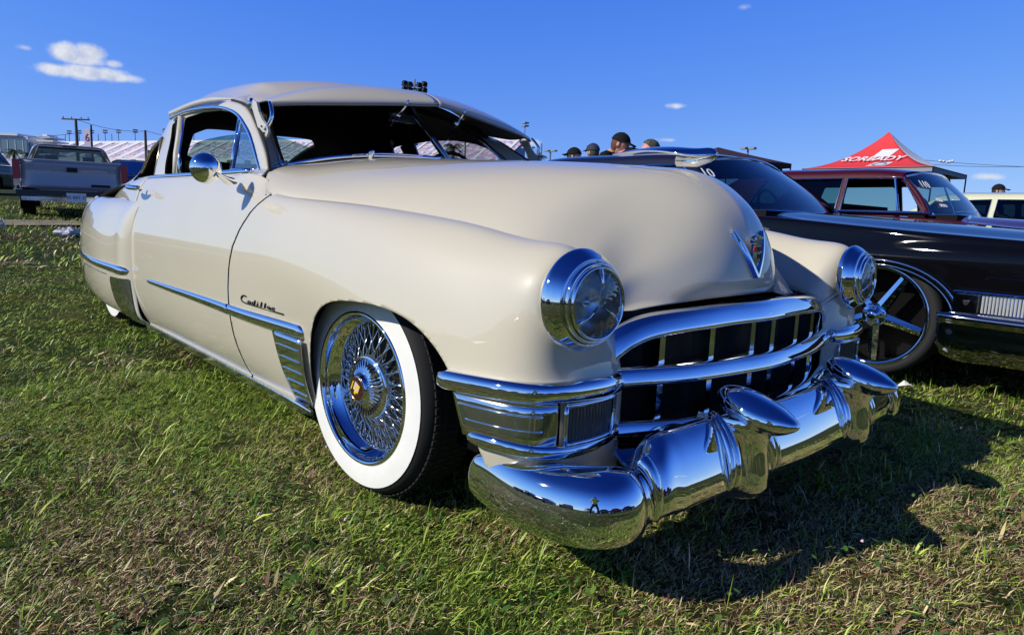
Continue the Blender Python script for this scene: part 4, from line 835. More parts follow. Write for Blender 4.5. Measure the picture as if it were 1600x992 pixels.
# small broad leaves (clover, plantain)
def leaves(n):
    x, y = clump(*sector(n, .9, 4.2, .92), 50, .5); r = nrng; n = len(x); z = gz(x, y) + r.uniform(.008, .04, n); V = []; cols = []; k = 7; az = r.uniform(0, 6.283, n); tl = r.uniform(-.5, .5, n); L = r.uniform(.006, .013, n)
    a = np.linspace(0, 2 * np.pi, k, endpoint=False); ux = np.cos(a)[None] * L[:, None]; uy = np.sin(a)[None] * (L * .55)[:, None]
    X = x[:, None] + ux * np.cos(az)[:, None] - uy * np.sin(az)[:, None]; Y = y[:, None] + ux * np.sin(az)[:, None] + uy * np.cos(az)[:, None]; Z = z[:, None] + ux * np.sin(tl)[:, None]
    V = np.stack([X, Y, Z], -1).reshape(-1, 3); me = bpy.data.meshes.new('clover'); me.vertices.add(n * k); me.vertices.foreach_set('co', V.reshape(-1).astype(np.float32)); me.loops.add(n * k); me.loops.foreach_set('vertex_index', np.arange(n * k, dtype=np.int32)); me.polygons.add(n); me.polygons.foreach_set('loop_start', (np.arange(n) * k).astype(np.int32)); me.update(calc_edges=True)
    c = np.array([(.05, .13, .02), (.08, .17, .03), (.14, .20, .04)])[r.integers(0, 3, n)] * r.uniform(.7, 1.3, (n, 1)); cc = np.ones((n, k, 4), np.float32); cc[:, :, :3] = c[:, None]
    at_ = me.color_attributes.new('tint', 'FLOAT_COLOR', 'POINT'); at_.data.foreach_set('color', cc.reshape(-1)); me.materials.append(BLM); o = bpy.data.objects.new('clover', me); link(o, None, 'small round clover leaves scattered in the near grass', 'clover', kind='stuff')
leaves(9000)
# tiny pink flowers
fx, fy = sector(22, 1.2, 4., .8); mb = MB()
for a, b in zip(fx, fy):
    z = float(gz(a, b)) + .035; mb.box((a, b, z), (.008, .008, .005), None, .6)
mb.build('wildflower', mat('pink_petals', (.6, .42, .5), .6), None, label='tiny pale pink flowers dotted in the grass', cat='flowers', kind='stuff')
# dirt track far left
g = np.array([[(x, y, float(gz(x, y)) + .03 + .006) for x in np.linspace(-13.5, -12.3, 6)] for y in np.linspace(-30, 3, 60)]); gridobj('dirt_track', g, mat('dry_dirt', (.26, .21, .15), .95, noise=(2., (.15, .14, .06), 6., .2)), None, kind='structure')
# ================================================================== other cars
def curve(xs, ks): xs = np.asarray(xs, float); k = sorted(ks); return ncs(np.array([q[0] for q in k], float), np.array([[q[1]] for q in k], float), np.atleast_1d(xs))[:, 0] if len(k) > 2 else np.interp(xs, [q[0] for q in k], [q[1] for q in k])
def lin(x, ks): k = sorted(ks); return np.interp(x, [q[0] for q in k], [q[1] for q in k])
def place(o, loc, rz): o.location = loc; o.rotation_euler = (0, 0, rz)
def sedan(label, body, loc, rz, hw=.97, xf=1.5, xr=-4.0, edge=((1.5, .80), (.9, .825), (.3, .857), (-.4, .905), (-2.6, .92), (-4.0, .86)), hood=((1.5, .80), (1.2, .86), (.6, .895), (-.5, .955), (-3., .95), (-4., .86)),
          wheels=(.30, -2.9), wz=.37, arch=.40, ah=.92, gh=None, name='parked_car', cat='car', zb=.19, group=None, bodyrows=None, fine=True, wheel='billet', R=.345, glassm=None, crease=.73, inner=None):
    root = empty(name, (0, 0, 0), label=label, cat=cat, group=group)
    nx = 26; xs = np.linspace(xr, xf, nx); ze = lin(xs, edge); zc = lin(xs, hood); rows = []
    for x, e, h in zip(xs, ze, zc):
        t = min(1, (xf - x) / .12 + .0); tr = min(1, (x - xr) / .15); w = hw * (.955 + .045 * min(t, tr)) 
        rows.append([(x, w * .90, zb), (x, w * .955, zb + .06), (x, w * .98, .42), (x, w * .99, .58), (x, w, crease - .03), (x, w * .995, crease), (x, w * .985, crease + .03), (x, w * .965, e - .03), (x, w * .955, e - .006), (x, w * .93, e), (x, w * .86, e + .002), (x, w * .6, e + (h - e) * .7), (x, w * .3, h - .004), (x, 0, h)])
    P = loft(rows, 150 if fine else 50, 56 if fine else 26); S = np.ones(P.shape[:2])
    jj = np.arange(P.shape[1])[None, :] < P.shape[1] * .62
    for wx in wheels:
        a = [(wx + arch * math.cos(q) * 1.05, wz + arch * ah * math.sin(q)) for q in np.linspace(0, math.pi, 24)] + [(wx - arch * 1.05, -.3), (wx + arch * 1.05, -.3)]
        S = np.minimum(S, np.where(jj, -sdpoly(P[..., 0], P[..., 2], a), 1))
    for s in (-1, 1):
        V, F = trim(P, S); V = S3(V, s); F = orient(V, F, ((xf + xr) / 2, 0, .4)); o = mesh('body', V, F, [body, WELL], root); solid(o, .015, -1, True)
    for x in (xf, xr):   # front and rear faces
        V = [(x, y * hw * .955, z) for y, z in ((-.9, zb), (.9, zb), (1, .45), (1, .7), (.97, lin(x, edge)), (.5, lin(x, hood)), (-.5, lin(x, hood)), (-.97, lin(x, edge)), (-1, .7), (-1, .45))]
        mesh('end_panel', V, [tuple(range(10))], body, root, False)
    MB().box(((xf + xr) / 2, 0, .36), (xf - xr - .2, hw * 1.5, .3)).build('underbody', WELL, root)
    for wx in wheels:
        for s in (-1, 1):
            mb = MB()
            for i in range(18):
                a0, a1 = math.pi * (-.1 + 1.2 * i / 18), math.pi * (-.1 + 1.2 * (i + 1) / 18); mb.add([(wx + (arch + .05) * math.cos(a), yy * s, wz + (arch * ah + .02) * math.sin(a)) for a in (a0, a1) for yy in (hw * .93, .45)], [(0, 1, 3, 2)])
            mb.add([(wx + arch * 1.1 * math.cos(a), .5 * s, wz + arch * 1.1 * math.sin(a)) for a in np.linspace(-.5, 3.6, 16)], [tuple(range(16))]); mb.build('wheel_housing', WELL, root)
            V, F = lathe_vf([(r, h) for r, h in ((R - .055, .01), (R - .045, 0), (R - .015, .004), (R, .03), (R, .2), (R - .02, .23), (R - .08, .23))], 60, 'Y')
            tw = mesh('wheel', V, F, RUBBER, root); tw.location = (wx, (hw * .965) * s, wz - .01); tw.rotation_euler = (0, 0, math.pi if s > 0 else 0)
            if wheel == 'billet':
                r = R - .055; V, F = lathe_vf([(r, .012), (r + .004, .004), (r - .002, -.004), (r - .018, .0), (r - .024, .012), (r - .03, .03), (r - .035, .17)], 72, 'Y'); mesh('rim', V, F, CHROME, tw)
                V, F = lathe_vf([(r - .03, .175), (0, .18)], 32, 'Y'); mesh('brake_disc', V, F, WELL, tw)
                for k in range(5):
                    a = 2 * math.pi * k / 5 + math.radians(58); c_, s_ = math.cos(a), math.sin(a); mb = MB(); Rm = [(c_, 0, -s_), (0, 1, 0), (s_, 0, c_)]
                    pr = [(.05, -.030, .020), (r - .03, -.022, .012), (r - .03, .022, .012), (.05, .030, .020)]
                    V = [(p[0] * c_ - p[1] * s_, p[2] + off, p[0] * s_ + p[1] * c_) for off in (.0, .045) for p in pr]; V += [((.05) * c_, .005, .05 * s_), ((r - .03) * c_, .0, (r - .03) * s_)]
                    mb.add(V, [(0, 8, 9, 1), (8, 3, 2, 9), (0, 1, 5, 4), (3, 7, 6, 2), (0, 4, 7, 3), (1, 2, 6, 5), (4, 5, 6, 7), (0, 3, 8), (1, 9, 2)]); mb.build('wheel_spoke', CHROME, tw)
                V, F = lathe_vf([(.07, .04), (.07, .012), (.06, .004), (.035, .0), (.03, -.02), (.018, -.028), (0, -.03)], 32, 'Y'); hb = mesh('hub', V, F, CHROME, tw)
                for k in range(5):
                    a = 2 * math.pi * k / 5 + .3; V, F = lathe_vf([(.012, .02), (.012, -.008), (.006, -.014), (0, -.014)], 10, 'Y'); V = np.array(V) + (.05 * math.cos(a), 0, .05 * math.sin(a)); mesh('lug_nut', V, F, CHROME, hb)
            else:
                V, F = lathe_vf([(R - .055, .012), (R - .06, .0), (R - .1, .03), (.12, .04), (.10, .02), (0, .015)], 32, 'Y'); mesh('rim', V, F, CHROMEP if wheel == 'plain' else BLACK, tw)
    if gh: greenhouse(root, body, gh, hw, glassm or TINT)
    place(root, loc, rz); return root
def greenhouse(root, body, g, hw, gm):
    """g: dict base front x (side, centre), header x, rear header x, rear base x, roof z, belt z, half widths, posts"""
    bz, rz_, bw, rw_ = g['bz'], g['rz'], g['bw'], g['rw']; dz = g.get('dz', rz_ - .08)
    rows = []
    def row(xb, xt, xc, zt=None, zc=None, k=1.0):
        zt = zt or dz; zc = zc or rz_; f = lambda t: (xb + (xt - xb) * t, bw + (rw_ - bw) * t, bz + (zt - bz) * t)
        return [f(0), f(.35), f(.7), f(1.0), (xt, rw_ - .02, zt + (zc - zt) * .35), (xt + (xc - xt) * .3, rw_ * .86, zt + (zc - zt) * .68), (xt + (xc - xt) * .7, rw_ * .6, zt + (zc - zt) * .88), (xt + (xc - xt) * .95, rw_ * .3, zc - .004), (xc, 0, zc)]
    rows.append(row(g['fb'], g['fh'], g['fh'] + .06, dz - .01, rz_ - .04)); rows.append(row(g['fb'] - .35, g['fh'] - .2, g['fh'] - .15, dz, rz_ - .008))
    m = (g['fh'] + g['rh']) / 2; rows.append(row((g['fb'] + g['rb']) / 2, m, m)); rows.append(row(g['rb'] + .35, g['rh'] + .2, g['rh'] + .15, dz - .01, rz_ - .01)); rows.append(row(g['rb'], g['rh'], g['rh'] - .05, dz - .03, rz_ - .05))
    P = loft(rows, 110, 44); X, Z = P[..., 0], P[..., 2]; sidem = np.arange(44)[None, :] < 20; cut = np.full(X.shape, -1.)
    for w in g['windows']: cut = np.maximum(cut, sdpoly(X, Z, w))
    cut = np.where(sidem, cut, -1.); V, F = trim(P, -cut); V2 = mirY(V); n = len(V); VV = np.vstack([V, V2]); FF = list(F) + [tuple(i + n for i in f[::-1]) for f in F]; FF = orient(VV, FF, (m, 0, .8))
    o = mesh('roof', VV, FF, [g.get('roofm', body), DARKIN], root); wd = o.modifiers.new('weld', 'WELD'); wd.merge_threshold = .0008; solid(o, .03, -1, True)
    for s in (-1, 1):
        for w in g['windows']:
            def pt(x, z, off=.0): t = (z - bz) / (dz - bz); return (x, (bw + (rw_ - bw) * t + off) * s, z)
            fr = MB().tube([pt(*q, .004) for q in w] + [pt(*w[0], .004)], .009, 6).build('window_frame', CHROMEP, root)
            if g.get('open', None) is w: continue
            MB().add([pt(x, z, -.012) for x, z in w], [tuple(range(len(w)))]).build('window_glass', gm, fr)
        for (xa, za, xb2, zb2) in g.get('bars', ()):
            t1, t2 = (za - bz) / (dz - bz), (zb2 - bz) / (dz - bz); MB().tube([(xa, (bw + (rw_ - bw) * t1) * s, za), (xb2, (bw + (rw_ - bw) * t2) * s, zb2)], .011, 6).build('vent_divider', CHROME, root)
    def pane(name, b0, b1, h0, h1, zb, zh, wb, wh):
        gb = []
        for u in np.linspace(-1, 1, 17):
            k = u * u; a = np.array((b1 + (b0 - b1) * k, wb * u, zb + .01 * (1 - k))); b = np.array((h1 + (h0 - h1) * k, wh * u, zh + (rz_ - zh - .045) * (1 - k)))
            gb.append([a + (b - a) * t + np.array((.03 * math.sin(math.pi * t) * (1 if b1 > h1 else -1), 0, 0)) for t in np.linspace(0, 1, 8)])
        gb = np.array(gb); gl = gridobj(name, gb, gm, root)
        ring = [tuple(p) for p in gb[0]] + [tuple(p) for p in gb[:, -1]] + [tuple(p) for p in gb[-1][::-1]] + [tuple(p) for p in gb[::-1, 0]]; MB().tube(ring, .012, 6).build('glass_frame', CHROMEP, gl)
        # pillars
        for s, e in ((0, gb[0]), (1, gb[-1])):
            MB().tube([tuple(p + np.array((-.02 if b1 > h1 else .02, 0, 0))) for p in e], .028, 6).build('pillar', body, root, True)
    pane('windscreen', g['fb'], g['fb'] + .12, g['fh'], g['fh'] + .06, bz - .01, dz - .005, bw - .02, rw_ - .03)
    pane('rear_window', g['rb'], g['rb'] - .1, g['rh'], g['rh'] - .05, bz, dz - .035, bw - .04, rw_ - .03)
    MB().box(((g['fb'] + g['rb']) / 2, 0, bz - .28), (abs(g['fb'] - g['rb']) - .2, bw * 1.85, .1)).build('cabin_floor', DARKIN, root)
    for x in (g['fb'] - .95, g['fb'] - 1.9):
        if x > g['rb'] + .2: MB().box((x, 0, bz - .12), (.18, bw * 1.6, .42), None, .9).build('seat', g.get('seatm', DARKIN), root)
    MB().box((g['fb'] + .0, 0, bz - .05), (.4, bw * 1.8, .1)).build('dashboard', DARKIN, root)
    sx = g['fb'] - .42; V, F = sweep_vf([(sx - .05 * math.sin(t), bw * .48 + .19 * math.cos(t), bz + .03 + .16 * math.sin(t)) for t in np.linspace(0, 2 * math.pi, 24)], [(.012 * math.cos(a), .012 * math.sin(a)) for a in np.linspace(0, 6.283, 6, endpoint=False)], 1.0, (1, 0, 0)); mesh('steering_wheel', V, F, BLACK, root)
    MB().box((g['fh'] - .02, 0, dz - .05), (.02, .24, .065)).build('rear_view_mirror', BLACK, root)
BLKP = paint('black_paint', (.003, .003, .004), 0, .3, spec=.0); BLKP.node_tree.nodes['Principled BSDF'].inputs['Coat IOR'].default_value = 1.36; MARP = paint('maroon_paint', (.05, .003, .006), .05, .45, .1); 
gb = dict(bz=.945, rz=1.40, bw=.90, rw=.70, dz=1.29, fb=-.68, fh=-1.14, rh=-2.9, rb=-3.3, windows=[[(-.80, .965), (-1.95, .965), (-1.95, 1.262), (-1.22, 1.268)], [(-2.02, .965), (-2.9, .965), (-2.75, 1.24), (-2.02, 1.262)]], roofm=mat('sky_tinted_roof', (.008, .010, .022), .22, coat=.6))  # roof black carries a blue tint for the sky it mirrors
bc = sedan('black low 1960s luxury car with large five-spoke chrome wheel, beside the cream car', BLKP, (0, 3.21, 0), 0, hw=.975, arch=.39, ah=.72, gh=gb, glassm=glass('blue_tinted_glass', (.30, .42, .45), 1.4))
# chrome on the black car: arch lips, crease moulding, cornering lamp, wrap-round bumper
for s in (-1, 1):
    Y = .985 * s
    pa = [(.30 + .425 * math.cos(q) * 1.04, Y * .995, .37 + .425 * .73 * math.sin(q)) for q in np.linspace(.05, math.pi - .05, 30)]; MB().tube(pa, .008, 6).build('arch_moulding', CHROME, bc, True)
    pa = [(.30 + .395 * math.cos(q) * 1.04, Y * .992, .37 + .395 * .72 * math.sin(q)) for q in np.linspace(.05, math.pi - .05, 30)]; MB().tube(pa, .006, 6).build('arch_moulding', CHROME, bc, True)
    mb = MB(); mb.box((1.08, Y * .995, .49), (.76, .02, .112)); lb = mb.build('cornering_lamp', CHROMEP, bc)
    ll = MB().box((.765, Y * 1.012, .49), (.10, .012, .09)).build('lamp_badge_plate', CHROMEP, lb); MB().prism([(-.014, .012), (.014, .012), (.012, -.004), (0, -.014), (-.012, -.004)], .006, (.765, Y * 1.02, .492), (s * 1., 0, 0), (0, 0, 1), (0, s, 0)).build('badge', BLACK, ll)
    rib = None
    for k in range(40):
        if rib is None: rib = MB().tube([(0, 0, -.044), (0, 0, .044)], .0055, 6).build('lens_flute', mat('clear_ribbed_lens', (.55, .56, .55), .1, .3, 1.), lb); o = rib
        else: o = rib.copy(); C.objects.link(o)
        o.location = (.835 + .0155 * k, Y * 1.006, .49)
    MB().tube([(.70, Y * 1.01, .547), (1.46, Y * 1.01, .547)], .008, 6).build('lamp_trim', CHROME, lb)
BBR = [[(.64, .93, .20), (.64, .96, .235), (.64, .985, .28), (.64, .99, .36), (.64, 1.0, .385), (.64, 1.02, .405), (.64, 1.01, .43), (.64, .97, .44)]]
for x in (.70, .9, 1.2, 1.45): BBR.append([(x, y + .012, z - (.02 if k < 2 else 0) - (x - .64) * .012) for k, (_, y, z) in enumerate(BBR[0])])
BBR.append([(1.66, y * .93, z - .02) for _, y, z in BBR[0]]); BBR.append([(1.72, y * .5, z - .02) for _, y, z in BBR[0]]); BBR.append([(1.74, 0, z - .02) for _, y, z in BBR[0]])
for s in (-1, 1): gridobj('front_bumper', S3(loft(BBR, 60, 24), s), mat('smoked_chrome', (.42, .42, .44), .08, 1.0), bc, t=.008, out=(0, 0, .3))
MB().box((1.53, 0, .6), (.05, 1.5, .24)).build('grille', CHROMEP, bc)
# number written on the windscreen
def lettering(txt, size, origin, ux, uz, m, parent, name='lettering', depth=.001, shear=0., spacing=1., wscale=1.):
    cu = bpy.data.curves.new(name, 'FONT'); cu.body = txt; cu.size = size; cu.extrude = depth; cu.shear = shear; cu.space_character = spacing; cu.resolution_u = 3; cu.align_x = 'CENTER'; cu.align_y = 'CENTER'
    tmp = bpy.data.objects.new('tmp', cu); C.objects.link(tmp); dg = bpy.context.evaluated_depsgraph_get(); me = bpy.data.meshes.new_from_object(tmp.evaluated_get(dg)); bpy.data.objects.remove(tmp)
    me.materials.clear(); me.materials.append(m); o = bpy.data.objects.new(name, me); link(o, parent); ux = Vector(ux).normalized(); uz = Vector(uz).normalized(); n = ux.cross(uz).normalized(); uz = n.cross(ux)
    M4 = Matrix([[ux[i] * wscale, uz[i], n[i], origin[i]] for i in range(3)] + [[0, 0, 0, 1]]); o.matrix_local = M4; return o
WHT = mat('white_marker', (.8, .8, .78), .6)
lettering('10', .14, (-.955, -.80, 1.195), (.12, .85, .0), (-.45, .0, .35), WHT, bc, 'windscreen_number', shear=.2)
# maroon car
gm_ = dict(bz=.985, rz=1.44, bw=.86, rw=.72, dz=1.335, fb=-.30, fh=-.60, rh=-2.3, rb=-2.75, windows=[[(-1.09, 1.0), (-.37, 1.0), (-.59, 1.315), (-1.09, 1.315)], [(-1.14, 1.0), (-1.14, 1.315), (-1.95, 1.31), (-2.1, 1.0)]], bars=((-.56, 1.0, -.66, 1.31),), seatm=DARKIN)
gm_['open'] = gm_['windows'][0]
mc_ = sedan('maroon 1960s hardtop with chrome window trim, parked beyond the black car', MARP, (0, 5.88, .01), 0, hw=.95, xf=1.9, xr=-3.6, edge=((1.9, .84), (.4, .885), (-.4, .955), (-3.6, .93)), hood=((1.9, .84), (1.4, .92), (.4, .965), (-.4, 1.0), (-2.7, 1.0), (-3.6, .93)), wheels=(.75, -2.3), wheel='plain', gh=gm_)
for k, (tx, sz, o_) in enumerate((('110', .13, (-.455, -.58, 1.26)), ('1963', .065, (-.32, -.56, 1.12)), ('SPEED', .055, (-.285, -.54, 1.07)))): lettering(tx, sz, o_, (.10, .9, 0), (-.3, 0, .33), WHT, mc_, 'windscreen_sticker', shear=.2)
MB().tube([(-.18, -.55, 1.01), (-.14, -.35, 1.022), (-.12, -.1, 1.03)], .006, 6).build('wiper_arm', CHROME, mc_); MB().tube([(-.05, -.62, .955), (-.04, -.62, .985)], [.018, .012], 10).build('washer_nozzle', CHROME, mc_)
MB().tube([(-.25, -.925, .985), (-1.2, -.925, .99), (-2.6, -.92, .985)], .010, 6).build('belt_moulding', CHROME, mc_)
# cream roofed car far right, blue car, dark cars at the left, and the rows behind the photographer
def gz1(x, y): return float(gz(x, y))
g3 = dict(bz=.93, rz=1.40, bw=.84, rw=.64, dz=1.31, fb=-.5, fh=-1.05, rh=-2.5, rb=-3.0, windows=[[(-.85, .95), (-1.75, .95), (-1.75, 1.28), (-1.15, 1.28)], [(-1.82, .95), (-2.75, .95), (-2.5, 1.25), (-1.82, 1.28)]])
PALE = paint('pale_cream_paint', (.55, .56, .38), .03); BLUP = paint('blue_paint', (.006, .025, .15), .03); DKP = paint('dark_grey_paint', (.010, .011, .013), .03)
def other(label, body, x, y, rz, group=None, roofm=None, name='parked_car', zo=0., h=None):
    g = dict(g3 if h is None else h); 
    if roofm: g['roofm'] = roofm
    return sedan(label, body, (x, y, gz1(x, y) + zo), rz, hw=.92, xf=1.0, xr=-3.8, edge=((1.0, .72), (.2, .80), (-.6, .88), (-3., .90), (-3.8, .84)), hood=((1.0, .72), (.6, .84), (-.5, .93), (-3., .93), (-3.8, .84)), wheels=(.2, -2.5), wz=.31, R=.31, arch=.36, gh=g, fine=False, wheel='plain', group=group, name=name, glassm=DTINT)
other('pale cream car with dark windows behind the maroon car, right edge', PALE, 1.0, 9.9, .0, zo=.02)
p = at(226, 292, 24.); other('bright blue car seen between the pickup and the cream coupe', BLUP, p[0], p[1], math.radians(160), zo=-.02, roofm=BLACK)
g4 = dict(bz=1.12, rz=1.72, bw=.90, rw=.74, dz=1.62, fb=-.4, fh=-.75, rh=-3.3, rb=-3.6, windows=[[(-.65, 1.15), (-1.6, 1.15), (-1.6, 1.58), (-.88, 1.58)], [(-1.68, 1.15), (-3.35, 1.15), (-3.2, 1.55), (-1.68, 1.58)]])
p = at(-70, 318, 25.); sedan('black sport utility vehicle at the left edge beside the pickup', DKP, (p[0] + 1.5, p[1] - 1.5, gz1(p[0], p[1])), math.radians(-48), hw=.97, xf=1.0, xr=-3.7, edge=((1., .95), (-.3, 1.05), (-3.7, 1.08)), hood=((1., .95), (.7, 1.06), (-.4, 1.12), (-3.7, 1.1)), crease=.85, wheels=(.2, -2.7), gh=g4, fine=False, wheel='black', glassm=DTINT)
# cars across the lane behind the photographer: they show in the paint and the chrome
rev = [(-4.2, -9.0, .3, DKP), (-1.2, -9.6, .3, BLUP), (2.2, -9.8, .25, DKP), (6.4, -9.0, .3, PALE), (9.5, -4.5, 1.4, DKP), (10.2, -1.0, 1.5, MARP), (10.4, 2.6, 1.6, DKP)]
wh = ['dark grey car in the row behind the photographer, second from the left', 'blue car in the row behind the photographer', 'dark grey car directly behind the photographer', 'pale cream car behind the photographer on the right', 'dark car across the lane ahead of the cream coupe, nearest the camera side', 'maroon car across the lane ahead of the cream coupe', 'dark car across the lane ahead of the cream coupe, farthest from the camera side']
for (x, y, rz, m), l in zip(rev, wh): other(' '.join(l.split()[:16]), m, x, y, rz + math.pi / 2 if y < -8 else rz, group='cars parked behind the photographer')
# ------------------------------------------------------------------ silver pickup, seen from behind
TD = 14.0; tp = at(117, 341, TD); tr_ = np.array((.16, .987)); tr_ /= np.linalg.norm(tr_); trz = math.atan2(tr_[1], tr_[0]); gt_ = tp[2]
pk = empty('pickup_truck', (tp[0], tp[1], gt_), trz, label='silver grey pickup truck seen from behind with red tail lamps', cat='pickup truck')
pk.scale = (.94, 1, 1.04); SIL = paint('silver_paint', (.28, .29, .33), .04, .3)
# local x right, y forward (away from the camera), z up
def lbox(nm, c, d, m, par=None, tp_=1.0): return MB().box(c, d, None, tp_).build(nm, m, par or pk)
bed = [[(-1.02, y, .52), (-1.03, y, .80), (-1.0, y, 1.05), (-.95, y, 1.09), (-.85, y, 1.09)] for y in np.linspace(0, 2.3, 8)]
for s in (-1, 1):
    g = np.array(bed); g[..., 0] *= -s; gridobj('bed_side', loft(g, 8, 16), SIL, pk, t=.02, out=(0, 1, .6))
    lbox('tail_lamp', (s * .985, .0, .90), (.13, .09, .36), mat('red_lens', (.35, .01, .01), .2)); lbox('reverse_lamp', (s * .985, .0, .655), (.12, .085, .12), mat('amber_clear_lens', (.5, .4, .3), .2))
    lbox('wheel_arch', (s * .9, 1.2, .35), (.18, 1.0, .4), WELL)
    for yy in (1.25, 4.3):
        V, F = lathe_vf([(.0, .0), (.2, .02), (.33, .0), (.36, .03), (.36, .22), (.3, .25), (0, .25)], 32, 'X'); o = mesh('wheel', np.array(V) * (-s, 1, 1) + (s * .98, yy, .36), F, RUBBER, pk)
tg = np.array([[(x, -.02 + .012 * math.sin(z * 9), z) for z in np.linspace(.56, 1.08, 8)] for x in np.linspace(-.91, .91, 8)]); tgo = gridobj('tailgate', tg, SIL, pk, t=.03, out=(0, 2, .6))
MB().tube([(-.93, -.01, 1.09), (.93, -.01, 1.09)], .02, 8).build('tailgate_cap', SIL, tgo); lbox('tailgate_handle', (.0, -.035, .93), (.2, .03, .085), BLACK, tgo); lbox('badge_strip', (.52, -.035, .64), (.36, .02, .05), BLACK, tgo)
lbox('bumper', (0, -.12, .46), (2.02, .2, .13), mat('dark_bumper', (.02, .02, .022), .4)); lbox('bumper_lower', (0, -.14, .37), (1.85, .16, .1), CHROMEP); lbox('bumper_gleam', (-.97, -.12, .52), (.14, .2, .03), WHT)  # white block stands in for the gleam on the chrome left corner
pl_ = lbox('number_plate', (.05, -.235, .40), (.36, .02, .17), mat('plate_white', (.7, .72, .74), .5)); lettering('SK BBT 32', .085, (.05, -.248, .40), (1, 0, 0), (0, 0, 1), mat('plate_blue', (.02, .03, .12), .5), pl_, 'plate_number')
lbox('chassis', (0, 2.3, .42), (1.5, 4.6, .2), WELL)
def cabsec(y, w0, w1, z1, zc): return [(-w0, y, .95), (-w0 * .995, y, 1.06), (-(w0 + w1) / 2, y, 1.27), (-w1, y, z1), (-w1 * .88, y, zc - .02), (-w1 * .5, y, zc), (0, y, zc + .005), (w1 * .5, y, zc), (w1 * .88, y, zc - .02), (w1, y, z1), ((w0 + w1) / 2, y, 1.27), (w0 * .995, y, 1.06), (w0, y, .95)]
cab = [cabsec(2.42, .94, .74, 1.46, 1.54), cabsec(2.6, .95, .76, 1.47, 1.555), cabsec(3.4, .95, .77, 1.48, 1.56), cabsec(3.8, .95, .74, 1.40, 1.49)]
gridobj('cab', loft(cab, 12, 50), SIL, pk, t=.03, out=(0, 3, .9)); rwp = [(-.80, 1.10), (.80, 1.10), (.64, 1.46), (-.64, 1.46)]
MB().add([(x, 2.40 - (z - 1.1) * .0, z) for x, z in rwp], [(0, 1, 2, 3)]).build('rear_window', DTINT, pk); MB().tube([(x, 2.395, z) for x, z in rwp + rwp[:1]], .022, 6).build('window_seal', BLACK, pk)
lbox('cab_back', (0, 2.43, .96), (1.84, .04, .26), SIL); lbox('third_brake_lamp', (0, 2.40, 1.51), (.3, .03, .035), mat('smoked_red', (.1, .03, .03), .3)); lbox('seat', (0, 3.0, 1.02), (1.4, .2, .32), DARKIN); lbox('hood', (0, 4.6, 1.0), (1.8, 1.3, .12), SIL); lbox('cab_body', (0, 3.4, .75), (1.9, 2., .4), SIL)
for x in (-.4, .4): lbox('headrest', (x, 3.0, 1.24), (.26, .1, .18), DARKIN)
MB().tube([(-.80, 2.39, 1.2), (.8, 2.39, 1.2)], .008, 6).build('slider_rail', BLACK, pk)
# ------------------------------------------------------------------ litter
p = at(106, 368, 9.5); 
def onground(px, py):
    d = F_ * FPX + R_ * (px - 800) + U_ * (496 - py); t = .001
    for k in range(4000):
        q = CAMP + d * t
        if q[2] < float(gz(q[0], q[1])): return q
        t *= 1.004
p = onground(106, 371); mb = MB(); 
V = []; 
for i in range(12):
    for j in range(9):
        a = 2 * math.pi * i / 12; r = .13 * math.sin(math.pi * j / 8) * (.7 + .7 * rnd.random()); V.append((p[0] + r * math.cos(a) * .8, p[1] + r * math.sin(a) * 1.05, p[2] + .02 + .06 * math.cos(math.pi * j / 8) * (.4 + 1.2 * rnd.random()) + .05))
mesh('crumpled_cloth', V, gridfaces(12, 9, closeu=True), mat('white_cloth', (.50, .50, .54), .8), None, False, label='crumpled white cloth lying on the grass left of the rear fender', cat='cloth')
p = onground(3, 371); bt = empty('plastic_bottle', tuple(p), label='clear plastic bottle standing in the grass at the left edge', cat='bottle')
V, F = lathe_vf([(.0, .0), (.045, .0), (.047, .03), (.042, .08), (.047, .13), (.045, .18), (.02, .225), (.017, .24), (.0, .24)], 20, 'Z'); mesh('bottle_body', V, F, glass('bottle_plastic', (.75, .82, .85), 2.5), bt); V, F = lathe_vf([(.02, .235), (.02, .262), (0, .262)], 14, 'Z'); mesh('cap', V, F, WHT, bt)
p = onground(1412, 612); mesh('paper_scrap', [(p[0] - .03, p[1] - .04, p[2] + .03), (p[0] + .03, p[1] - .03, p[2] + .05), (p[0] + .04, p[1] + .03, p[2] + .03), (p[0] - .02, p[1] + .05, p[2] + .055), (p[0], p[1], p[2] + .045)], [(0, 1, 4), (1, 2, 4), (2, 3, 4), (3, 0, 4)], WHT, None, False, label='small white scrap of paper in the grass behind the far bumper end', cat='paper')
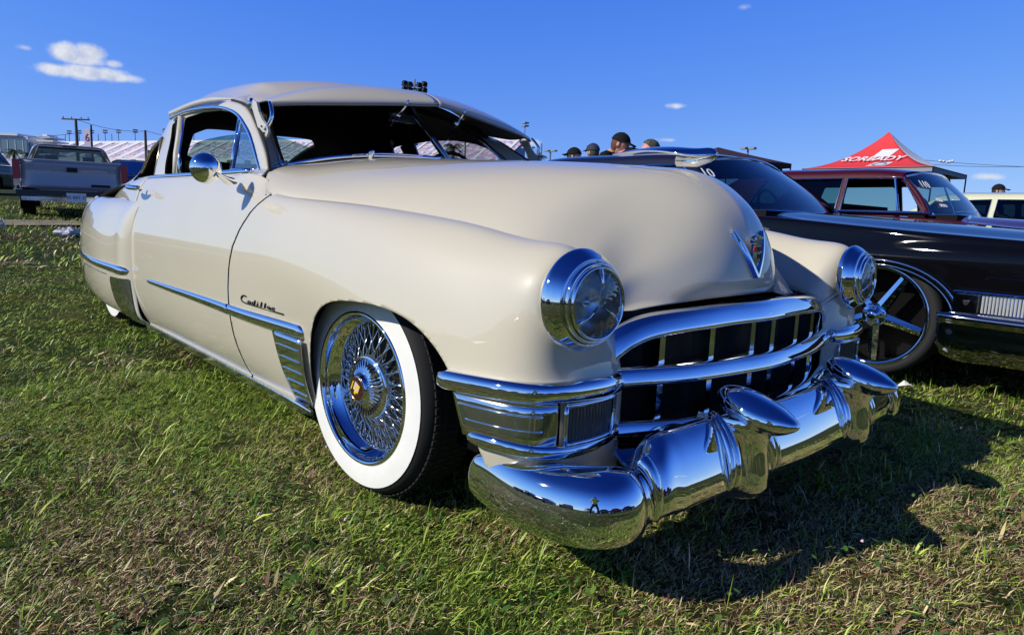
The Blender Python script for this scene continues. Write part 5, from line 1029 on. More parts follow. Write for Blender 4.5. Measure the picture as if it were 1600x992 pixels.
# ------------------------------------------------------------------ people
SKIN = mat('skin', (.48, .26, .19), .55); SKR = mat('sunburnt_skin', (.55, .22, .17), .55)
def person(label, headpx, d, face, lean=0., pitch=0., shirt=BLACK, cap=None, capback=False, hair=None, skin=SKIN, headz=None, scale=1., pose='stand', nk=None, logo=False, glasses=False, camo=False):
    """face: heading angle of the body; lean forward in radians; headpx: middle of the head in the photograph"""
    hp = at(headpx[0], headpx[1], d) if headz is None else np.array(headpx); g = gz1(hp[0], hp[1])
    f = np.array((math.cos(face), math.sin(face), 0)); l = np.array((-math.sin(face), math.cos(face), 0)); up = np.array((0, 0, 1.))
    H = hp[2] - g; sc = scale; tl = .52 * sc          # torso: hip to neck base
    sp = f * math.sin(lean) + up * math.cos(lean)
    neck = hp - up * (nk[0] if nk else .13 * math.cos(pitch * .4)) - f * (nk[1] if nk else .03 + .06 * math.sin(pitch)); chest = neck - sp * .16 * sc; hip = neck - sp * tl; 
    root = empty('person', (hip[0], hip[1], g), label=label, cat='person'); off = np.array((hip[0], hip[1], g))
    legt = hip[2] - g; pts = {}; st = .11 if pose == 'stand' else .22
    def P(v): return tuple(np.array(v) - off)
    def skin_mesh(name, verts, edges, rad, m, parent, sub=1, rootv=0):
        me = bpy.data.meshes.new(name); me.from_pydata([P(v) for v in verts], edges, []); me.materials.append(m); o = bpy.data.objects.new(name, me); link(o, parent); s = o.modifiers.new('skin', 'SKIN'); s.use_smooth_shade = True
        for i, r in enumerate(rad): me.skin_vertices[0].data[i].radius = r if isinstance(r, tuple) else (r, r); me.skin_vertices[0].data[i].use_root = i == rootv
        q = o.modifiers.new('sub', 'SUBSURF'); q.levels = sub; q.render_levels = sub; return o
    sh = [neck - sp * .05 + l * .17 * s for s in (1, -1)]
    if pose == 'camera': el = [sh[i] + f * .12 - up * .24 + l * .10 * s for i, s in enumerate((1, -1))]; ha = [neck + f * .34 - up * .18 + l * .07 * s for s in (1, -1)]
    else: el = [sh[i] - up * .27 + l * .05 * s + f * .10 for i, s in enumerate((1, -1))]; ha = [el[i] - up * .10 + f * .24 for i in (0, 1)]
    kn = [hip - up * legt * .48 + l * st * s + f * .05 for s in (1, -1)]; an = [np.array((hip[0], hip[1], g + .08)) + l * (st + .03) * s for s in (1, -1)]; hj = [hip - up * .06 + l * .09 * s for s in (1, -1)]
    verts = [hip, chest, neck, neck + (hp - neck) * .45] + sh + el + ha + hj + kn + an + [an[i] + f * .15 - up * .03 for i in (0, 1)]
    edges = [(0, 1), (1, 2), (2, 3), (1, 4), (1, 5), (4, 6), (5, 7), (6, 8), (7, 9), (0, 10), (0, 11), (10, 12), (11, 13), (12, 14), (13, 15), (14, 16), (15, 17)]
    body = skin_mesh('body', verts, edges, [(.14, .10), (.15, .11), .058, .056, .07, .07, .042, .042, .033, .033, .09, .09, .065, .065, .045, .045, .035, .035], skin, root)
    tv = [hip - up * .02, chest, neck - sp * .015] + sh + [sh[i] + (el[i] - sh[i]) * .85 for i in (0, 1)]
    skin_mesh('shirt', tv, [(0, 1), (1, 2), (1, 3), (1, 4), (3, 5), (4, 6)], [(.165, .125), (.185, .13), (.085, .075), .085, .085, .062, .062], shirt, root)
    skin_mesh('trousers', [hip] + hj + kn + an, [(0, 1), (0, 2), (1, 3), (2, 4), (3, 5), (4, 6)], [(.155, .12), .10, .10, .078, .078, .062, .062], mat('dark_denim', (.02, .025, .05), .8), root)
    for i in (0, 1):   # hands: palm with fingers and thumb
        w = ha[i]; fd = ha[i] - el[i]; fd /= np.linalg.norm(fd); sd2 = np.cross(fd, up); sd2 /= np.linalg.norm(sd2); vs = [w, w + fd * .05]; ed = [(0, 1)]; ra = [(.028, .018), (.036, .016)]
        for k in range(4): b = len(vs); o_ = sd2 * (k - 1.5) * .020; L = (.07, .08, .075, .06)[k]; vs += [w + fd * .085 + o_, w + fd * (.085 + L * .5) + o_ - up * .012, w + fd * (.085 + L * .8) + o_ - up * .035]; ed += [(1, b), (b, b + 1), (b + 1, b + 2)]; ra += [.0095, .0085, .0075]
        b = len(vs); vs += [w + fd * .04 + sd2 * .04 * (1 if i else -1), w + fd * .075 + sd2 * .055 * (1 if i else -1)]; ed += [(0, b), (b, b + 1)]; ra += [.012, .009]; skin_mesh('hand', vs, ed, ra, skin, root)
    # head: ellipsoid shaped with chin, brow and nose
    hf = f * math.cos(pitch) - up * math.sin(pitch); hu = up * math.cos(pitch) + f * math.sin(pitch)
    def HP(a, b, c): return P(hp + hf * a * sc + l * b * sc + hu * c * sc)
    V = []; nu_, nv_ = 24, 18
    for i in range(nu_):
        a = 2 * math.pi * i / nu_
        for j in range(nv_):
            t = math.pi * j / (nv_ - 1); z = math.cos(t); r = math.sin(t); fr = math.cos(a); x = .098 * r * fr; y = .076 * r * math.sin(a); zz = .122 * z
            if z < -.2: x *= 1 - (.22 if fr < 0 else -.02) * (-z - .2); y *= 1 - .38 * (-z - .2)
            if fr > .9 and -.35 < z < .12: x += .020 * (1 - abs(z + .15) / .3) * (fr - .9) * 10
            if fr > .5 and .08 < z < .3: x += .004
            if fr > .6 and -.1 < z < .08 and abs(math.sin(a)) > .25: x -= .007
            V.append(HP(x, y, zz))
    hd = mesh('head', V, gridfaces(nu_, nv_, closeu=True), skin, root, True)
    for s in (1, -1):
        V, F = lathe_vf([(0, -.006), (.016, -.005), (.024, .002), (.018, .006), (0, .004)], 12, 'Y'); mesh('ear', [HP(x * .75 - .008, (y + .078) * s, z * 1.2 - .005) for x, y, z in V], F, skin, hd)
        V, F = lathe_vf([(0, -.008), (.008, -.005), (.010, 0), (.008, .006), (0, .008)], 8, 'Y'); mesh('eye', [HP(x + .080, y + .030 * s, z + .014) for x, y, z in V], F, mat('eye_white', (.5, .5, .48), .3), hd)
    MB().tube([HP(.088, -.024, -.062), HP(.094, 0, -.060), HP(.088, .024, -.062)], [.003, .005, .003], 6).build('mouth', mat('lips', (.32, .11, .09), .5), hd)
    if glasses: MB().tube([HP(.105, -.05, .018), HP(.110, -.02, .016), HP(.112, 0, .02), HP(.110, .02, .016), HP(.105, .05, .018), HP(.05, .082, .018), HP(0, .084, .014)], .004, 6).build('glasses', BLACK, hd)
    if hair:
        V = []; hm = mat('hair%d' % int(hair[0] * 1000), hair, .75, bump=(90., .6, .004))
        for i in range(24):
            a = 2 * math.pi * i / 24
            for j in range(10):
                fr = math.cos(a); t = (.62 - .32 * (fr > .35) + .10 * (fr < -.3)) * math.pi * j / 9; r = math.sin(t); V.append(HP(.104 * r * fr - .006, .083 * r * math.sin(a), .128 * math.cos(t) + .004))
        mesh('hair', V, gridfaces(24, 10, closeu=True), hm, hd)
    if cap:
        b = -1 if capback else 1; V = []
        for i in range(24):
            a = 2 * math.pi * i / 24
            for j in range(8): t = .47 * math.pi * j / 7; r = math.sin(t); V.append(HP(.118 * r * math.cos(a) - .002, .096 * r * math.sin(a), .022 + .118 * math.cos(t)))
        cm_ = cap; co = mesh('cap', V, gridfaces(24, 8, closeu=True), cm_, hd)
        g_ = np.array([[HP(b * (.095 + .095 * u * (1 - .35 * v * v)), .078 * v * (1 - .12 * u), .050 - .018 * u - .018 * v * v) for v in np.linspace(-1, 1, 11)] for u in np.linspace(0, 1, 6)]); bo = mesh('brim', g_.reshape(-1, 3), gridfaces(6, 11), cm_, co); solid(bo, .005, 0)
        MB().tube([HP(0, 0, .138), HP(0, 0, .143)], .007, 6).build('cap_button', cm_, co)
        if logo: MB().add([HP(.108, -.03, .065), HP(.108, .03, .065), HP(.098, .026, .105), HP(.098, -.026, .105)], [(0, 1, 2, 3)]).build('cap_patch', WHT, co)
    return root
CAPB = mat('black_cap', (.012, .012, .013), .85, spec=.1); CAPN = mat('navy_cap', (.012, .018, .05), .8); CAMO = mat('camouflage_cap', (.09, .085, .05), .85, noise=(38., (.018, .022, .016), 2., .08))
toR = math.atan2(R_[1], R_[0])
person('person in a dark backwards cap, leftmost of the group behind the hood', (897, 245), 10.2, toR - .3, cap=CAPB, capback=True, hair=(.03, .02, .015), shirt=mat('navy_shirt', (.01, .015, .04), .8))
person('person in a navy cap with white patch, second from left behind the hood', (926, 239), 10.0, toR + 3.14 - .9, cap=CAPN, logo=True, hair=(.04, .03, .02), shirt=MATS['navy_shirt'])
person('tall person with black cap, red hair and glasses looking down, black shirt', (969, 226), 7.9, toR - .35, pitch=.28, lean=.35, nk=(.10, .11), cap=CAPB, hair=(.09, .028, .012), glasses=True, shirt=mat('black_shirt', (.010, .010, .011), .85, spec=.1))
person('person in a camouflage cap leaning forward, rightmost of the group behind the hood', (1014, 236), 7.9, toR - .15, pitch=.7, lean=.95, nk=(.02, .17), cap=CAMO, skin=SKR, shirt=MATS['black_shirt'])
person('distant person in a black cap above the pale car roof at the right', (1560, 299), 13., toR - .8, cap=CAPB, hair=(.02, .015, .012), shirt=MATS['black_shirt'])
HV = mat('high_visibility_vest', (.45, .75, .05), .7); q = CAMP - F_ * .55 * np.array((1, 1, 0)); q = np.array((q[0] + .05, q[1] - .12, 1.52))
pp = person('photographer in a yellow safety vest standing behind the camera', tuple(q), 0, math.atan2(F_[1], F_[0]), pitch=.3, headz=1, cap=CAPB, shirt=HV, pose='camera', lean=.15)
# ------------------------------------------------------------------ canopies
def canopy(label, c0, half, ze, zp, ang, cols, name='canopy_tent', sag=.45):
    root = empty(name, tuple(c0), ang, label=label, cat='canopy'); cr_ = [(-half, -half), (half, -half), (half, half), (-half, half)]
    for k in range(4):
        a, b = np.array(cr_[k]), np.array(cr_[(k + 1) % 4]); g = []
        for u in np.linspace(0, 1, 14):
            e = a + (b - a) * u; row = []
            for t in np.linspace(0, 1, 14): q_ = e * (1 - t); row.append((q_[0], q_[1], ze + (zp - ze) * (t ** 1.0 * (1 - sag) + sag * t ** 2.2)))
            g.append(row)
        pn = gridobj('roof_panel', np.array(g), cols[k], root, t=.006, out=(0, 0, 0))
        va = [(a[0], a[1], ze), (b[0], b[1], ze), (b[0], b[1], ze - .14), (a[0], a[1], ze - .14)]; mesh('valance', va, [(0, 1, 2, 3)], cols[k + 4 if len(cols) > 4 else k], pn, False)
        MB().tube([(a[0], a[1], 0), (a[0], a[1], ze)], .022, 6).build('leg', BLACK, root); MB().tube([(a[0], a[1], ze - .02), (b[0], b[1], ze - .02)], .015, 6).build('truss', BLACK, root)
    return root
REDC = mat('red_canvas', (.62, .035, .04), .75); WHC = mat('white_canvas', (.62, .62, .64), .8); GRC = mat('grey_canvas', (.25, .25, .27), .8)
TD_ = 20.; c0 = at(1383, 262, TD_ + 1.2); gc = gz1(c0[0], c0[1]); rdir = math.atan2(R_[1], R_[0]) - .80
ct = canopy('red peaked canopy tent with white lettering behind the maroon car', (c0[0], c0[1], gc), 1.80, at(1350, 262, TD_)[2] - gc, at(1385, 207, TD_ + 1.2)[2] - gc, rdir, [REDC, WHC, WHC, REDC, GRC, GRC, GRC, GRC], sag=.70)
ze_, zp_ = at(1350, 262, TD_)[2] - gc, at(1385, 207, TD_ + 1.2)[2] - gc
def onroof(u, t): # point on front panel: u across (-1..1 at eave), t up
    e = 1.80 * (1 - t); return (u * e, -e - .012, ze_ + (zp_ - ze_) * (t * .30 + .70 * t ** 2.2) + .012)
def sheet(pts, m, name, lift=0.):
    n = 8; g = []
    (ax_, az_), (bx_, bz_), (cx_, cz_), (dx_, dz_) = pts
    for i in np.linspace(0, 1, n):
        row = []
        for j in np.linspace(0, 1, n):
            x = (ax_ + (bx_ - ax_) * i) * (1 - j) + (dx_ + (cx_ - dx_) * i) * j; z = (az_ + (bz_ - az_) * i) * (1 - j) + (dz_ + (cz_ - dz_) * i) * j
            p_ = onroof(x / (1 - z), z); row.append((p_[0], p_[1] - lift, p_[2] + lift))
        g.append(row)
    return gridobj(name, np.array(g), m, ct)
# printed logo: a slanted cross with a ring, and lettering; x in half-widths, z = height up the panel
sheet([(-.02, .10), (.26, .10), (.34, .30), (.06, .30)], WHC, 'printed_logo'); sheet([(-.06, .50), (.20, .50), (.29, .68), (.03, .68)], WHC, 'printed_logo')
n = 28; ring = []
mb = MB()
for k in range(n):
    vs = []
    for rr_, a in ((.075, k), (.075, k + 1), (.105, k + 1), (.105, k)):
        an = 2 * math.pi * a / n; x = .16 + rr_ * math.cos(an) + rr_ * .3 * math.sin(an); z = .20 + rr_ * .8 * math.sin(an); p_ = onroof(x / (1 - z), z); vs.append((p_[0], p_[1] - .012, p_[2] + .012))
    mb.add(vs, [(0, 1, 2, 3)])
mb.build('printed_ring', mat('blue_grey_print', (.22, .26, .42), .8), ct)
def roofletters(txt, x0, z0, w, h, m, shear=.35):
    cu = bpy.data.curves.new('t', 'FONT'); cu.body = txt; cu.size = 1; cu.shear = shear; cu.resolution_u = 3; cu.offset = .02; tmp = bpy.data.objects.new('t', cu); C.objects.link(tmp); me = bpy.data.meshes.new_from_object(tmp.evaluated_get(bpy.context.evaluated_depsgraph_get())); bpy.data.objects.remove(tmp)
    co = np.array([v.co for v in me.vertices]); mn, mxx = co.min(0), co.max(0)
    for v in me.vertices:
        x = x0 + (v.co.x - mn[0]) / (mxx[0] - mn[0]) * w; z = z0 + (v.co.y - mn[1]) / (mxx[1] - mn[1]) * h; p_ = onroof(x / (1 - z), z); v.co = (p_[0], p_[1] - .035, p_[2] + .035)
    me.materials.clear(); me.materials.append(m); o = bpy.data.objects.new('printed_lettering', me); link(o, ct)
roofletters('SORBADY', -.50, .33, 1.0, .15, WHC); roofletters('IQ', .03, .54, .17, .10, mat('dark_blue_print', (.04, .05, .16), .8))
c1 = at(1120, 262, 21.); canopy('dark maroon canopy behind the group of people', (c1[0], c1[1], gz1(c1[0], c1[1])), 1.5, at(1120, 251, 20)[2] - gz1(c1[0], c1[1]), at(1125, 231, 21.)[2] - gz1(c1[0], c1[1]), math.atan2(R_[1], R_[0]) + .35, [mat('dark_maroon_canvas', (.03, .008, .012), .8)] * 4, sag=.1)
# ------------------------------------------------------------------ grandstand
def stand():
    L = np.array(at(72, 300, 232.)); Rr = np.array(at(752, 330, 168.)); b = float(gz(L[0], L[1])); al = (Rr - L); al[2] = 0; Ln = np.linalg.norm(al); al /= Ln; aw = np.array((-al[1], al[0], 0.)); 
    if aw @ F_ < 0: aw = -aw
    O = np.array((L[0], L[1], 0.)); root = empty('grandstand', (float(O[0]), float(O[1]), 0.), label='long two-tier speedway grandstand with multicoloured seats and white aisles', cat='grandstand')
    def pt(s, d, z): q = O + al * s + aw * d - O; return (q[0], q[1], z)
    def hz(s): return None
    z0, z1, z2, z3 = at(300, 291, 205.)[2], at(300, 276, 205.)[2], at(300, 251, 210)[2], at(300, 217, 222)[2]
    zb = 0.0
    seat = bpy.data.materials.new('mosaic_seats'); seat.use_nodes = True; t = seat.node_tree; p = t.nodes['Principled BSDF']; p.inputs['Roughness'].default_value = .7
    co = NN(t, 'ShaderNodeTexCoord').outputs['Object']; vo = NN(t, 'ShaderNodeTexVoronoi', ins={'Vector': co, 'Scale': 1.1}); rp = NN(t, 'ShaderNodeValToRGB', ins={0: NN(t, 'ShaderNodeSeparateColor', ins={0: vo.outputs['Color']}).outputs[0]}); cr_ = rp.color_ramp; cr_.interpolation = 'CONSTANT'
    cr_.elements[0].color = (.42, .36, .50, 1); cr_.elements[1].position = .3; cr_.elements[1].color = (.55, .30, .34, 1)
    for po, c in ((.42, (.28, .26, .45, 1)), (.6, (.62, .58, .66, 1)), (.78, (.20, .22, .34, 1)), (.88, (.55, .45, .35, 1))): e = cr_.elements.new(po); e.color = c
    t.links.new(rp.outputs[0], p.inputs['Base Color']); CON = mat('pale_concrete', (.62, .62, .62), .8); CONS = mat('shaded_opening', (.07, .075, .09), .8)
    def tier(nm, s0, s1, d0, zlo, zhi, n, run=1.0, m=seat):
        mb = MB(); st = (zhi - zlo) / n
        for k in range(n):
            a, b_ = d0 + k * run, d0 + (k + 1) * run; z = zlo + k * st; e0 = s0 + 0.; mb.add([pt(e0, a, z), pt(s1, a, z), pt(s1, a, z + st), pt(e0, a, z + st), pt(s1, b_, z + st), pt(e0, b_, z + st)], [(0, 1, 2, 3), (3, 2, 4, 5)])
        return mb.build(nm, m, root, kind=None)
    run1 = (z3 - z2) * 1.9 / 22; run0 = (z2 - z1) * 1.2 / 14
    up_ = tier('upper_tier', -32, Ln, 12, z2 + .8, z3, 22, run1); lo = tier('lower_tier', -60, Ln, 2, z1 - .5, z2 - 3.0, 14, run0)
    def aisle(s, d0, n, run, zlo, zhi, par, w=.9):
        V = [pt(s - w / 2, d0 - .2, zlo + .15), pt(s + w / 2, d0 - .2, zlo + .15), pt(s + w / 2, d0 + n * run, zhi + .45), pt(s - w / 2, d0 + n * run, zhi + .45)]; V += [(x, y, z - .6) for x, y, z in V]; mesh('aisle', V, [(0, 1, 2, 3), (0, 4, 5, 1), (1, 5, 6, 2), (3, 2, 6, 7), (0, 3, 7, 4)], CON, par, False)
    for s in np.arange(-31, Ln, 7.2): aisle(s, 12, 22, run1, z2 + .8, z3, up_, .9 if s > 52 else 2.9)
    for s in np.arange(-58, Ln, 7.2): aisle(s, 2, 14, run0, z1 - .5, z2 - 3., lo, 1.1 if s > 30 else 3.2)
    # concourse band with openings, front wall
    wl = MB().add([pt(-60, 11.5, z2 - 3.2), pt(Ln, 11.5, z2 - 3.2), pt(Ln, 11.5, z2 + 1.2), pt(-60, 11.5, z2 + 1.2), pt(-60, 12.5, z2 + 1.2), pt(Ln, 12.5, z2 + 1.2)], [(0, 1, 2, 3), (3, 2, 5, 4)]).build('concourse_wall', CON, root)
    op = None
    for s in np.arange(6, Ln, 7.2):
        if op is None: op = MB().add([pt(0, 0, 0), pt(2.0, 0, 0), pt(2.0, 0, 2.3), pt(0, 0, 2.3), pt(0, .6, 0), pt(2., .6, 0), pt(2., .6, 2.3), pt(0, .6, 2.3)], [(0, 1, 2, 3), (0, 4, 5, 1), (1, 5, 6, 2), (2, 6, 7, 3), (3, 7, 4, 0)]).build('doorway', CONS, wl); o = op
        else: o = op.copy(); C.objects.link(o)
        q = pt(s, 11.15, z2 - 1.6); o.location = q
    MB().add([pt(-60, 0, zb), pt(Ln, 0, zb), pt(Ln, 0, z1 - .4), pt(-60, 0, z1 - .4), pt(-60, 2, z1 - .4), pt(Ln, 2, z1 - .4)], [(0, 1, 2, 3), (3, 2, 5, 4)]).build('front_wall', CON, root)
    MB().add([pt(-60, -1.2, z0 - 1.4), pt(Ln, -1.2, z0 - 1.4), pt(Ln, -1.2, z0 + .8), pt(-60, -1.2, z0 + .8)], [(0, 1, 2, 3)]).build('trackside_banner', mat('faded_banners', (.25, .35, .5), .7, noise=(.35, (.5, .5, .35), 1., .02)), root)
    # back wall and end frame
    D = 12 + 22 * run1; MB().add([pt(-32, D, zb), pt(Ln, D, zb), pt(Ln, D, z3 + .9), pt(-32, D, z3 + .9)], [(0, 1, 2, 3)]).build('back_wall', CON, root); MB().add([pt(Ln, 0, zb), pt(Ln, D, zb), pt(Ln, D, z3), pt(Ln, 12, z2), pt(Ln, 0, z1)], [(0, 1, 2, 3, 4)]).build('end_wall', mat('blue_steel', (.15, .22, .38), .6), root)
    for k in range(4): MB().tube([pt(Ln + 6, D - 3 - k * 3, zb), pt(Ln + 6, D - 3 - k * 3, z3 - 1 - k * 2)], .25, 6).build('end_column', MATS['blue_steel'], root)
    ORD = ['first', 'second', 'third', 'fourth', 'fifth', 'sixth', 'seventh', 'eighth', 'ninth', 'tenth', 'eleventh', 'twelfth']; cnt = [0, 0]
    # lamp posts along the top are things of their own
    for k, (px, hd_) in enumerate(((96, 0), (108, 1), (134, 1), (149, 0), (164, 1), (179, 0), (194, 1), (208, 0), (222, 1), (255, 1), (310, 1), (360, 1), (620, 0), (668, 1), (720, 0), (770, 1))):
        s = -30 + (Ln + 30) * ((px - 92) / 680.) ** 1.12; base = O + al * s + aw * (D + .8); h = z3 + (4.4 if hd_ else 3.6)
        r_ = empty('floodlight_mast', (base[0], base[1], z3 - 3), label=(ORD[cnt[0]] + ' slim floodlight mast from the left on the grandstand rim') if hd_ else (ORD[cnt[1]] + ' slim plain mast from the left on the grandstand rim'), cat='floodlight' if hd_ else 'mast', group='floodlight masts on the grandstand rim' if hd_ else 'plain masts on the grandstand rim')
        cnt[0 if hd_ else 1] += 1
        MB().tube([(0, 0, 0), (0, 0, h - z3 + 3)], .13, 5).build('pole', mat('grey_steel', (.16, .18, .22), .6), r_)
        if hd_:
            for dz_ in (-.3, .5): MB().box((0, 0, h - z3 + 3 + dz_), (1.6, 1.6, .35)).build('lamp_cluster', mat('lamp_housing', (.2, .22, .28), .5), r_)
    # press building
stand()
def at3(px, py, d): return np.array(at(px, py, d))
# press box building at the far left
pa, pb = at3(-60, 245, 215), at3(44, 245, 215); al = pb - pa; al[2] = 0; Lb = np.linalg.norm(al); al /= Lb; aw = np.array((-al[1], al[0], 0)); aw = aw if aw @ F_ > 0 else -aw; ang = math.atan2(al[1], al[0])
zt, zb_, zg0, zg1 = at3(20, 209, 215)[2], 1., at3(20, 238, 215)[2], at3(20, 219, 215)[2]
br = empty('press_building', (pa[0], pa[1], zb_), ang, label='white press building with a blue glass band above the left stand', cat='building'); CONW = mat('white_cladding', (.68, .69, .72), .7); GLB = mat('blue_glass_band', (.10, .17, .21), .15, coat=1.)
def bb(nm, x0, x1, y0, y1, z0, z1, m, par=None): return MB().box(((x0 + x1) / 2, (y0 + y1) / 2, (z0 + z1) / 2 - zb_), (x1 - x0, y1 - y0, z1 - z0)).build(nm, m, par or br)
bb('wall', 0, Lb, .4, 14, zb_, zt - .8, CONW); bb('roof_slab', -1, Lb - 2.5, -.6, 14.5, zt - .75, zt, CONW); gbd = bb('glass_band', 0.2, Lb - .1, .1, .39, zg0, zg1, GLB)
for k in range(9): bb('mullion', .2 + k * (Lb - .5) / 8.5, .35 + k * (Lb - .5) / 8.5, -.02, .09, zg0, zg1, CONW, gbd)
bb('dark_bay', Lb - .05, Lb + 2.2, .8, 12, zg0, zg1 - .6, CONS if 'CONS' in globals() else GLB)
zz = [at3(60, y, 215)[2] for y in (209, 215, 221, 228, 235, 242)]
for k in range(5): bb('stair_deck', Lb + 2.3, Lb + 6.5 + (k % 2), 1, 9, zz[k + 1], zz[k + 1] + .45, CONW)
bb('stair_core', Lb + 3.0, Lb + 4.4, 3, 8, zb_, zz[0], CONW)
# utility poles, wires, banner
def upole(label, px, ytop, ybase, d, arms=True):
    b = at3(px + 2, ybase, d); t_ = at3(px, ytop, d); r_ = empty('utility_pole', (b[0], b[1], gz1(b[0], b[1])), label=label, cat='utility pole'); h = t_[2] - gz1(b[0], b[1]); MB().tube([(0, 0, 0), (0, 0, h)], [.18, .11], 8).build('pole', mat('weathered_wood', (.10, .08, .065), .9), r_)
    rv = np.array((R_[0], R_[1], 0)); rv /= np.linalg.norm(rv)
    if arms:
        for dz_, w in ((-.05, 1.25),): 
            ar = MB().tube([tuple(-rv * w + np.array((0, 0, h + dz_))), tuple(rv * w + np.array((0, 0, h + dz_)))], .07, 6).build('crossarm', MATS['weathered_wood'], r_)
            for u in (-.9, -.3, .4, .9): MB().tube([tuple(rv * w * u + np.array((0, 0, h + dz_))), tuple(rv * w * u + np.array((0, 0, h + dz_ + .22)))], .05, 6).build('insulator', MATS['grey_steel'], ar)
        MB().tube([(0, 0, h - 2.2), tuple(rv * .9 * -1 + np.array((0, 0, h - 2.6)))], .04, 5).build('bracket', BLACK, r_)
    else:
        for u, z in ((.45, -2.6), (.55, -3.2), (.3, -2.2)): MB().tube([tuple(rv * u + np.array((0, 0, h + z - .35))), tuple(rv * u + np.array((0, 0, h + z + .35)))], .22, 8).build('transformer', mat('transformer_grey', (.12, .13, .14), .6), r_)
    return b, t_
b1, t1 = upole('wooden utility pole with crossarm behind the pickup', 120, 187, 250, 62.); b2, t2 = upole('wooden utility pole with transformers between pickup and coupe', 228, 205, 278, 66., False)
def wire(label, a, b, sag, r=.018):
    P = [a + (b - a) * t + np.array((0, 0, -sag * 4 * t * (1 - t))) for t in np.linspace(0, 1, 18)]; MB().tube(P, r, 4).build('power_line', BLACK, None, label=label, cat='wire')
wire('overhead wire between the two utility poles', t1, t2, .35); wire('overhead wire running left from the crossarm pole', t1 + np.array((0, 0, -1.2)), at3(-120, 203, 70), .6); wire('overhead wire running right behind the coupe roof', t2, at3(700, 236, 90), 2.0)
wire('faint overhead wire above the pale car at the right', at3(1440, 250, 70), at3(1760, 262, 70), .3, .02); wire('second faint overhead wire at the far right', at3(1440, 256, 70), at3(1760, 250, 70), .5, .02)
p0 = at3(141, 290, 70); hb_ = at3(141, 203, 70)[2] - gz1(p0[0], p0[1]); bn = empty('banner_sign', (p0[0], p0[1], gz1(p0[0], p0[1])), toR, label='tall narrow white banner with a dark red 6 between pole and stand', cat='banner')
MB().box((0, 0, hb_ / 2 + 1), (.9 * .72, .12, hb_ - 2)).build('banner_cloth', mat('lilac_white_cloth', (.62, .58, .70), .8), bn); MB().tube([(.42, 0, 0), (.42, 0, hb_ + .4)], .08, 6).build('pole', BLACK, bn); lettering('6', 1.1, (0, -.075, hb_ - .9), (1, 0, 0), (0, 0, 1), mat('dark_red_print', (.25, .01, .03), .7), bn, 'numeral', .01, wscale=.9)
for k, z in enumerate((2.2, 2.7, 3.6, 4.2)): lettering('==', .6, (0, -.075, hb_ - z), (1, 0, 0), (0, 0, 1), MATS['blue_grey_print'], bn, 'print_line', .01)
# palms
def palm(label, px, ytop, d, crown=1.6, seed=1, hpx=None):
    r = random.Random(seed); c_ = at3(px, ytop, d); g = gz1(c_[0], c_[1]); root = empty('palm_tree', (c_[0], c_[1], g), label=label, cat='palm tree'); h = c_[2] - g
    MB().tube([(0, 0, 0), (.08, .03, h * .5), (0, 0, h)], [.2, .16, .14], 8).build('trunk', mat('palm_bark', (.12, .09, .065), .9), root); mb = MB()
    for k in range(34):
        a = r.uniform(0, 6.283); el = r.uniform(-.5, 1.3); L = crown * r.uniform(.8, 1.1); P = []
        for t in np.linspace(0, 1, 6): P.append((math.cos(a) * L * t * math.cos(el * (1 - t * .6)), math.sin(a) * L * t * math.cos(el * (1 - t * .6)), h + L * (math.sin(el) * t - .75 * t * t)))
        for i in range(5):
            p_, q_ = np.array(P[i]), np.array(P[i + 1])
            for j in range(3):
                m_ = p_ + (q_ - p_) * j / 3
                for s in (-1, 1):
                    sdv_ = np.array((-math.sin(a), math.cos(a), 0)) * s; tip = m_ + sdv_ * .34 * crown / 1.6 + (q_ - p_) * .8 + np.array((0, 0, -.12)); mb.add([m_, m_ + (q_ - p_) * .25, tip], [(0, 1, 2)])
    mb.build('crown', mat('palm_green', (.035, .06, .02), .7), root)
palm('cabbage palm seen through the windscreen of the cream coupe', 708, 230, 60., 1.0, 1); palm('cabbage palm above the hood right of the sun visor', 842, 246, 60., .75, 2); palm('small palm left of the pickup below the press building', 21, 237, 70., .9, 3); palm('second small palm beside the pickup roof at the left', 45, 242, 70., .9, 4)
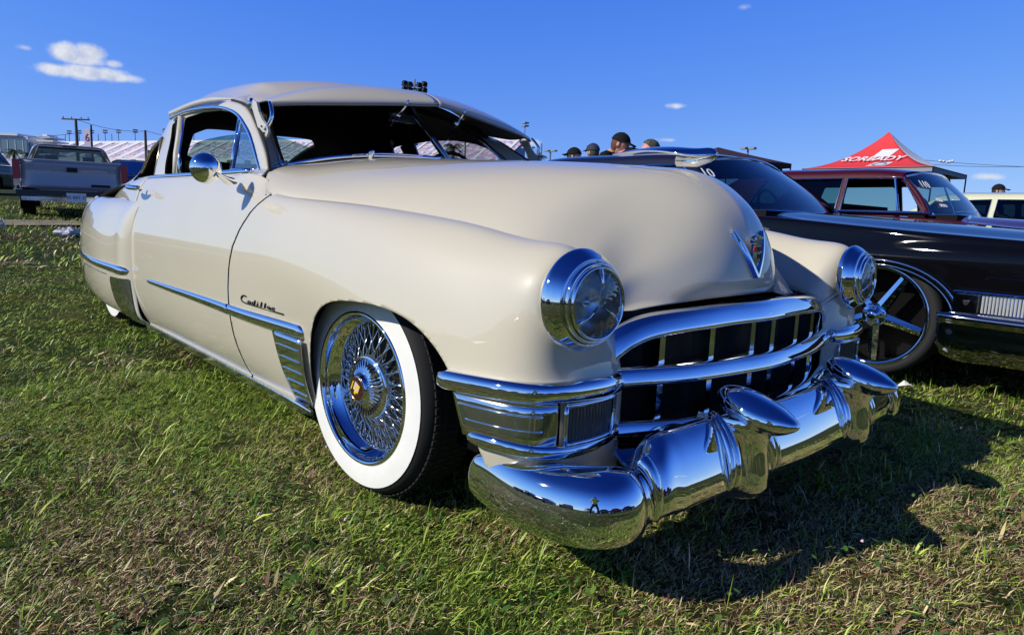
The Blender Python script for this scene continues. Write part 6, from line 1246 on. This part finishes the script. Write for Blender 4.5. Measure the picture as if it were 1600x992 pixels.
# light poles in the middle distance
def mast(label, px, ytop, d, kind):
    c_ = at3(px, ytop, d); g = gz1(c_[0], c_[1]); root = empty('light_pole', (c_[0], c_[1], g), label=label, cat='light pole'); h = c_[2] - g; MB().tube([(0, 0, 0), (0, 0, h)], [.012 * d / 6, .008 * d / 6], 6).build('pole', MATS['grey_steel'], root)
    if kind == 'double':
        rv = np.array((R_[0], R_[1], 0)); MB().tube([tuple(-rv * .5 + (0, 0, h - .55)), tuple(rv * .5 + (0, 0, h - .55))], .05, 6).build('crossbar', BLACK, root)
        for s in (-1, 1):
            for k in range(2):
                for j in range(2):
                    c = rv * (.24 + .26 * k) * s * 1.15 + np.array((0, 0, h - .35 + .34 * j - .30 + .06 * k)); a = s * .35 + .2 * k; ca, sa = math.cos(a), math.sin(a); hb2 = MB().box(tuple(c), (.26, .34, .25), [(ca, 0, sa), (0, 1, 0), (-sa, 0, ca)], .75).build('lamp_box', BLACK, root)
                    MB().box(tuple(c + np.array((0, 0, -.14))), (.22, .26, .03), [(ca, 0, sa), (0, 1, 0), (-sa, 0, ca)]).build('lamp_face', WHC, hb2)
    else:
        for s in (-1, 1): MB().box((.35 * s * d / 70, .2 * s, h), (.8 * d / 90, .5, .18)).build('lamp_head', MATS['lamp_housing'], root)
mast('tall pole with two clusters of square floodlights rising behind the coupe roof', 648, 124, 40., 'double'); mast('thin lamp pole left of the palm above the hood', 825, 231, 90., 's'); mast('thin lamp pole right of the palm above the hood', 860, 236, 90., 's')
mast('small pole rising behind the dark maroon canopy', 1169, 232, 60., 's'); mast('lamp pole seen through the windscreen left of the palm', 642, 226, 70., 's'); mast('lamp pole seen through the windscreen right of the palm', 727, 220, 70., 's'); mast('lamp post with flat head between pickup and coupe', 200, 277, 50., 's')
for k, (px, py) in enumerate(((1469, 252), (1474, 253), (1480, 254), (1484, 253), (1488, 252))):
    c_ = at3(px, py, 160.); V, F = lathe_vf([(0, -.35), (.3, -.2), (.35, 0), (.3, .2), (0, .35)], 8, 'Z'); mesh('distant_balloon', np.array(V) * (1, 1, 1) + c_, F, WHC, None, True, label=('leftmost', 'second', 'middle', 'fourth', 'rightmost')[k] + ' small white balloon floating in the distance right of the canopy', cat='balloon', group='white balloons right of the canopy')
# tree line far off, reads as one mass
mb = MB(); rt = random.Random(5)
for k in range(900):
    px = rt.uniform(-300, 2300); d = rt.uniform(330, 420); b_ = at3(px, 340, d); g = gz1(b_[0], b_[1]); hh = rt.uniform(2, 7); s = rt.uniform(2, 4); c_ = (b_[0], b_[1], g + hh)
    V, F = lathe_vf([(0, -s * .6), (s * .8, -s * .3), (s, .1 * s), (s * .6, s * .5), (0, s * .7)], 6, 'Z'); mb.add([(x * rt.uniform(.7, 1.2) + c_[0], y * rt.uniform(.7, 1.2) + c_[1], z * rt.uniform(.7, 1.2) + c_[2]) for x, y, z in V], F)
mb.build('distant_woods', mat('far_foliage', (.035, .055, .03), .9), None, False, label='low line of far trees along the horizon', cat='woods', kind='stuff')
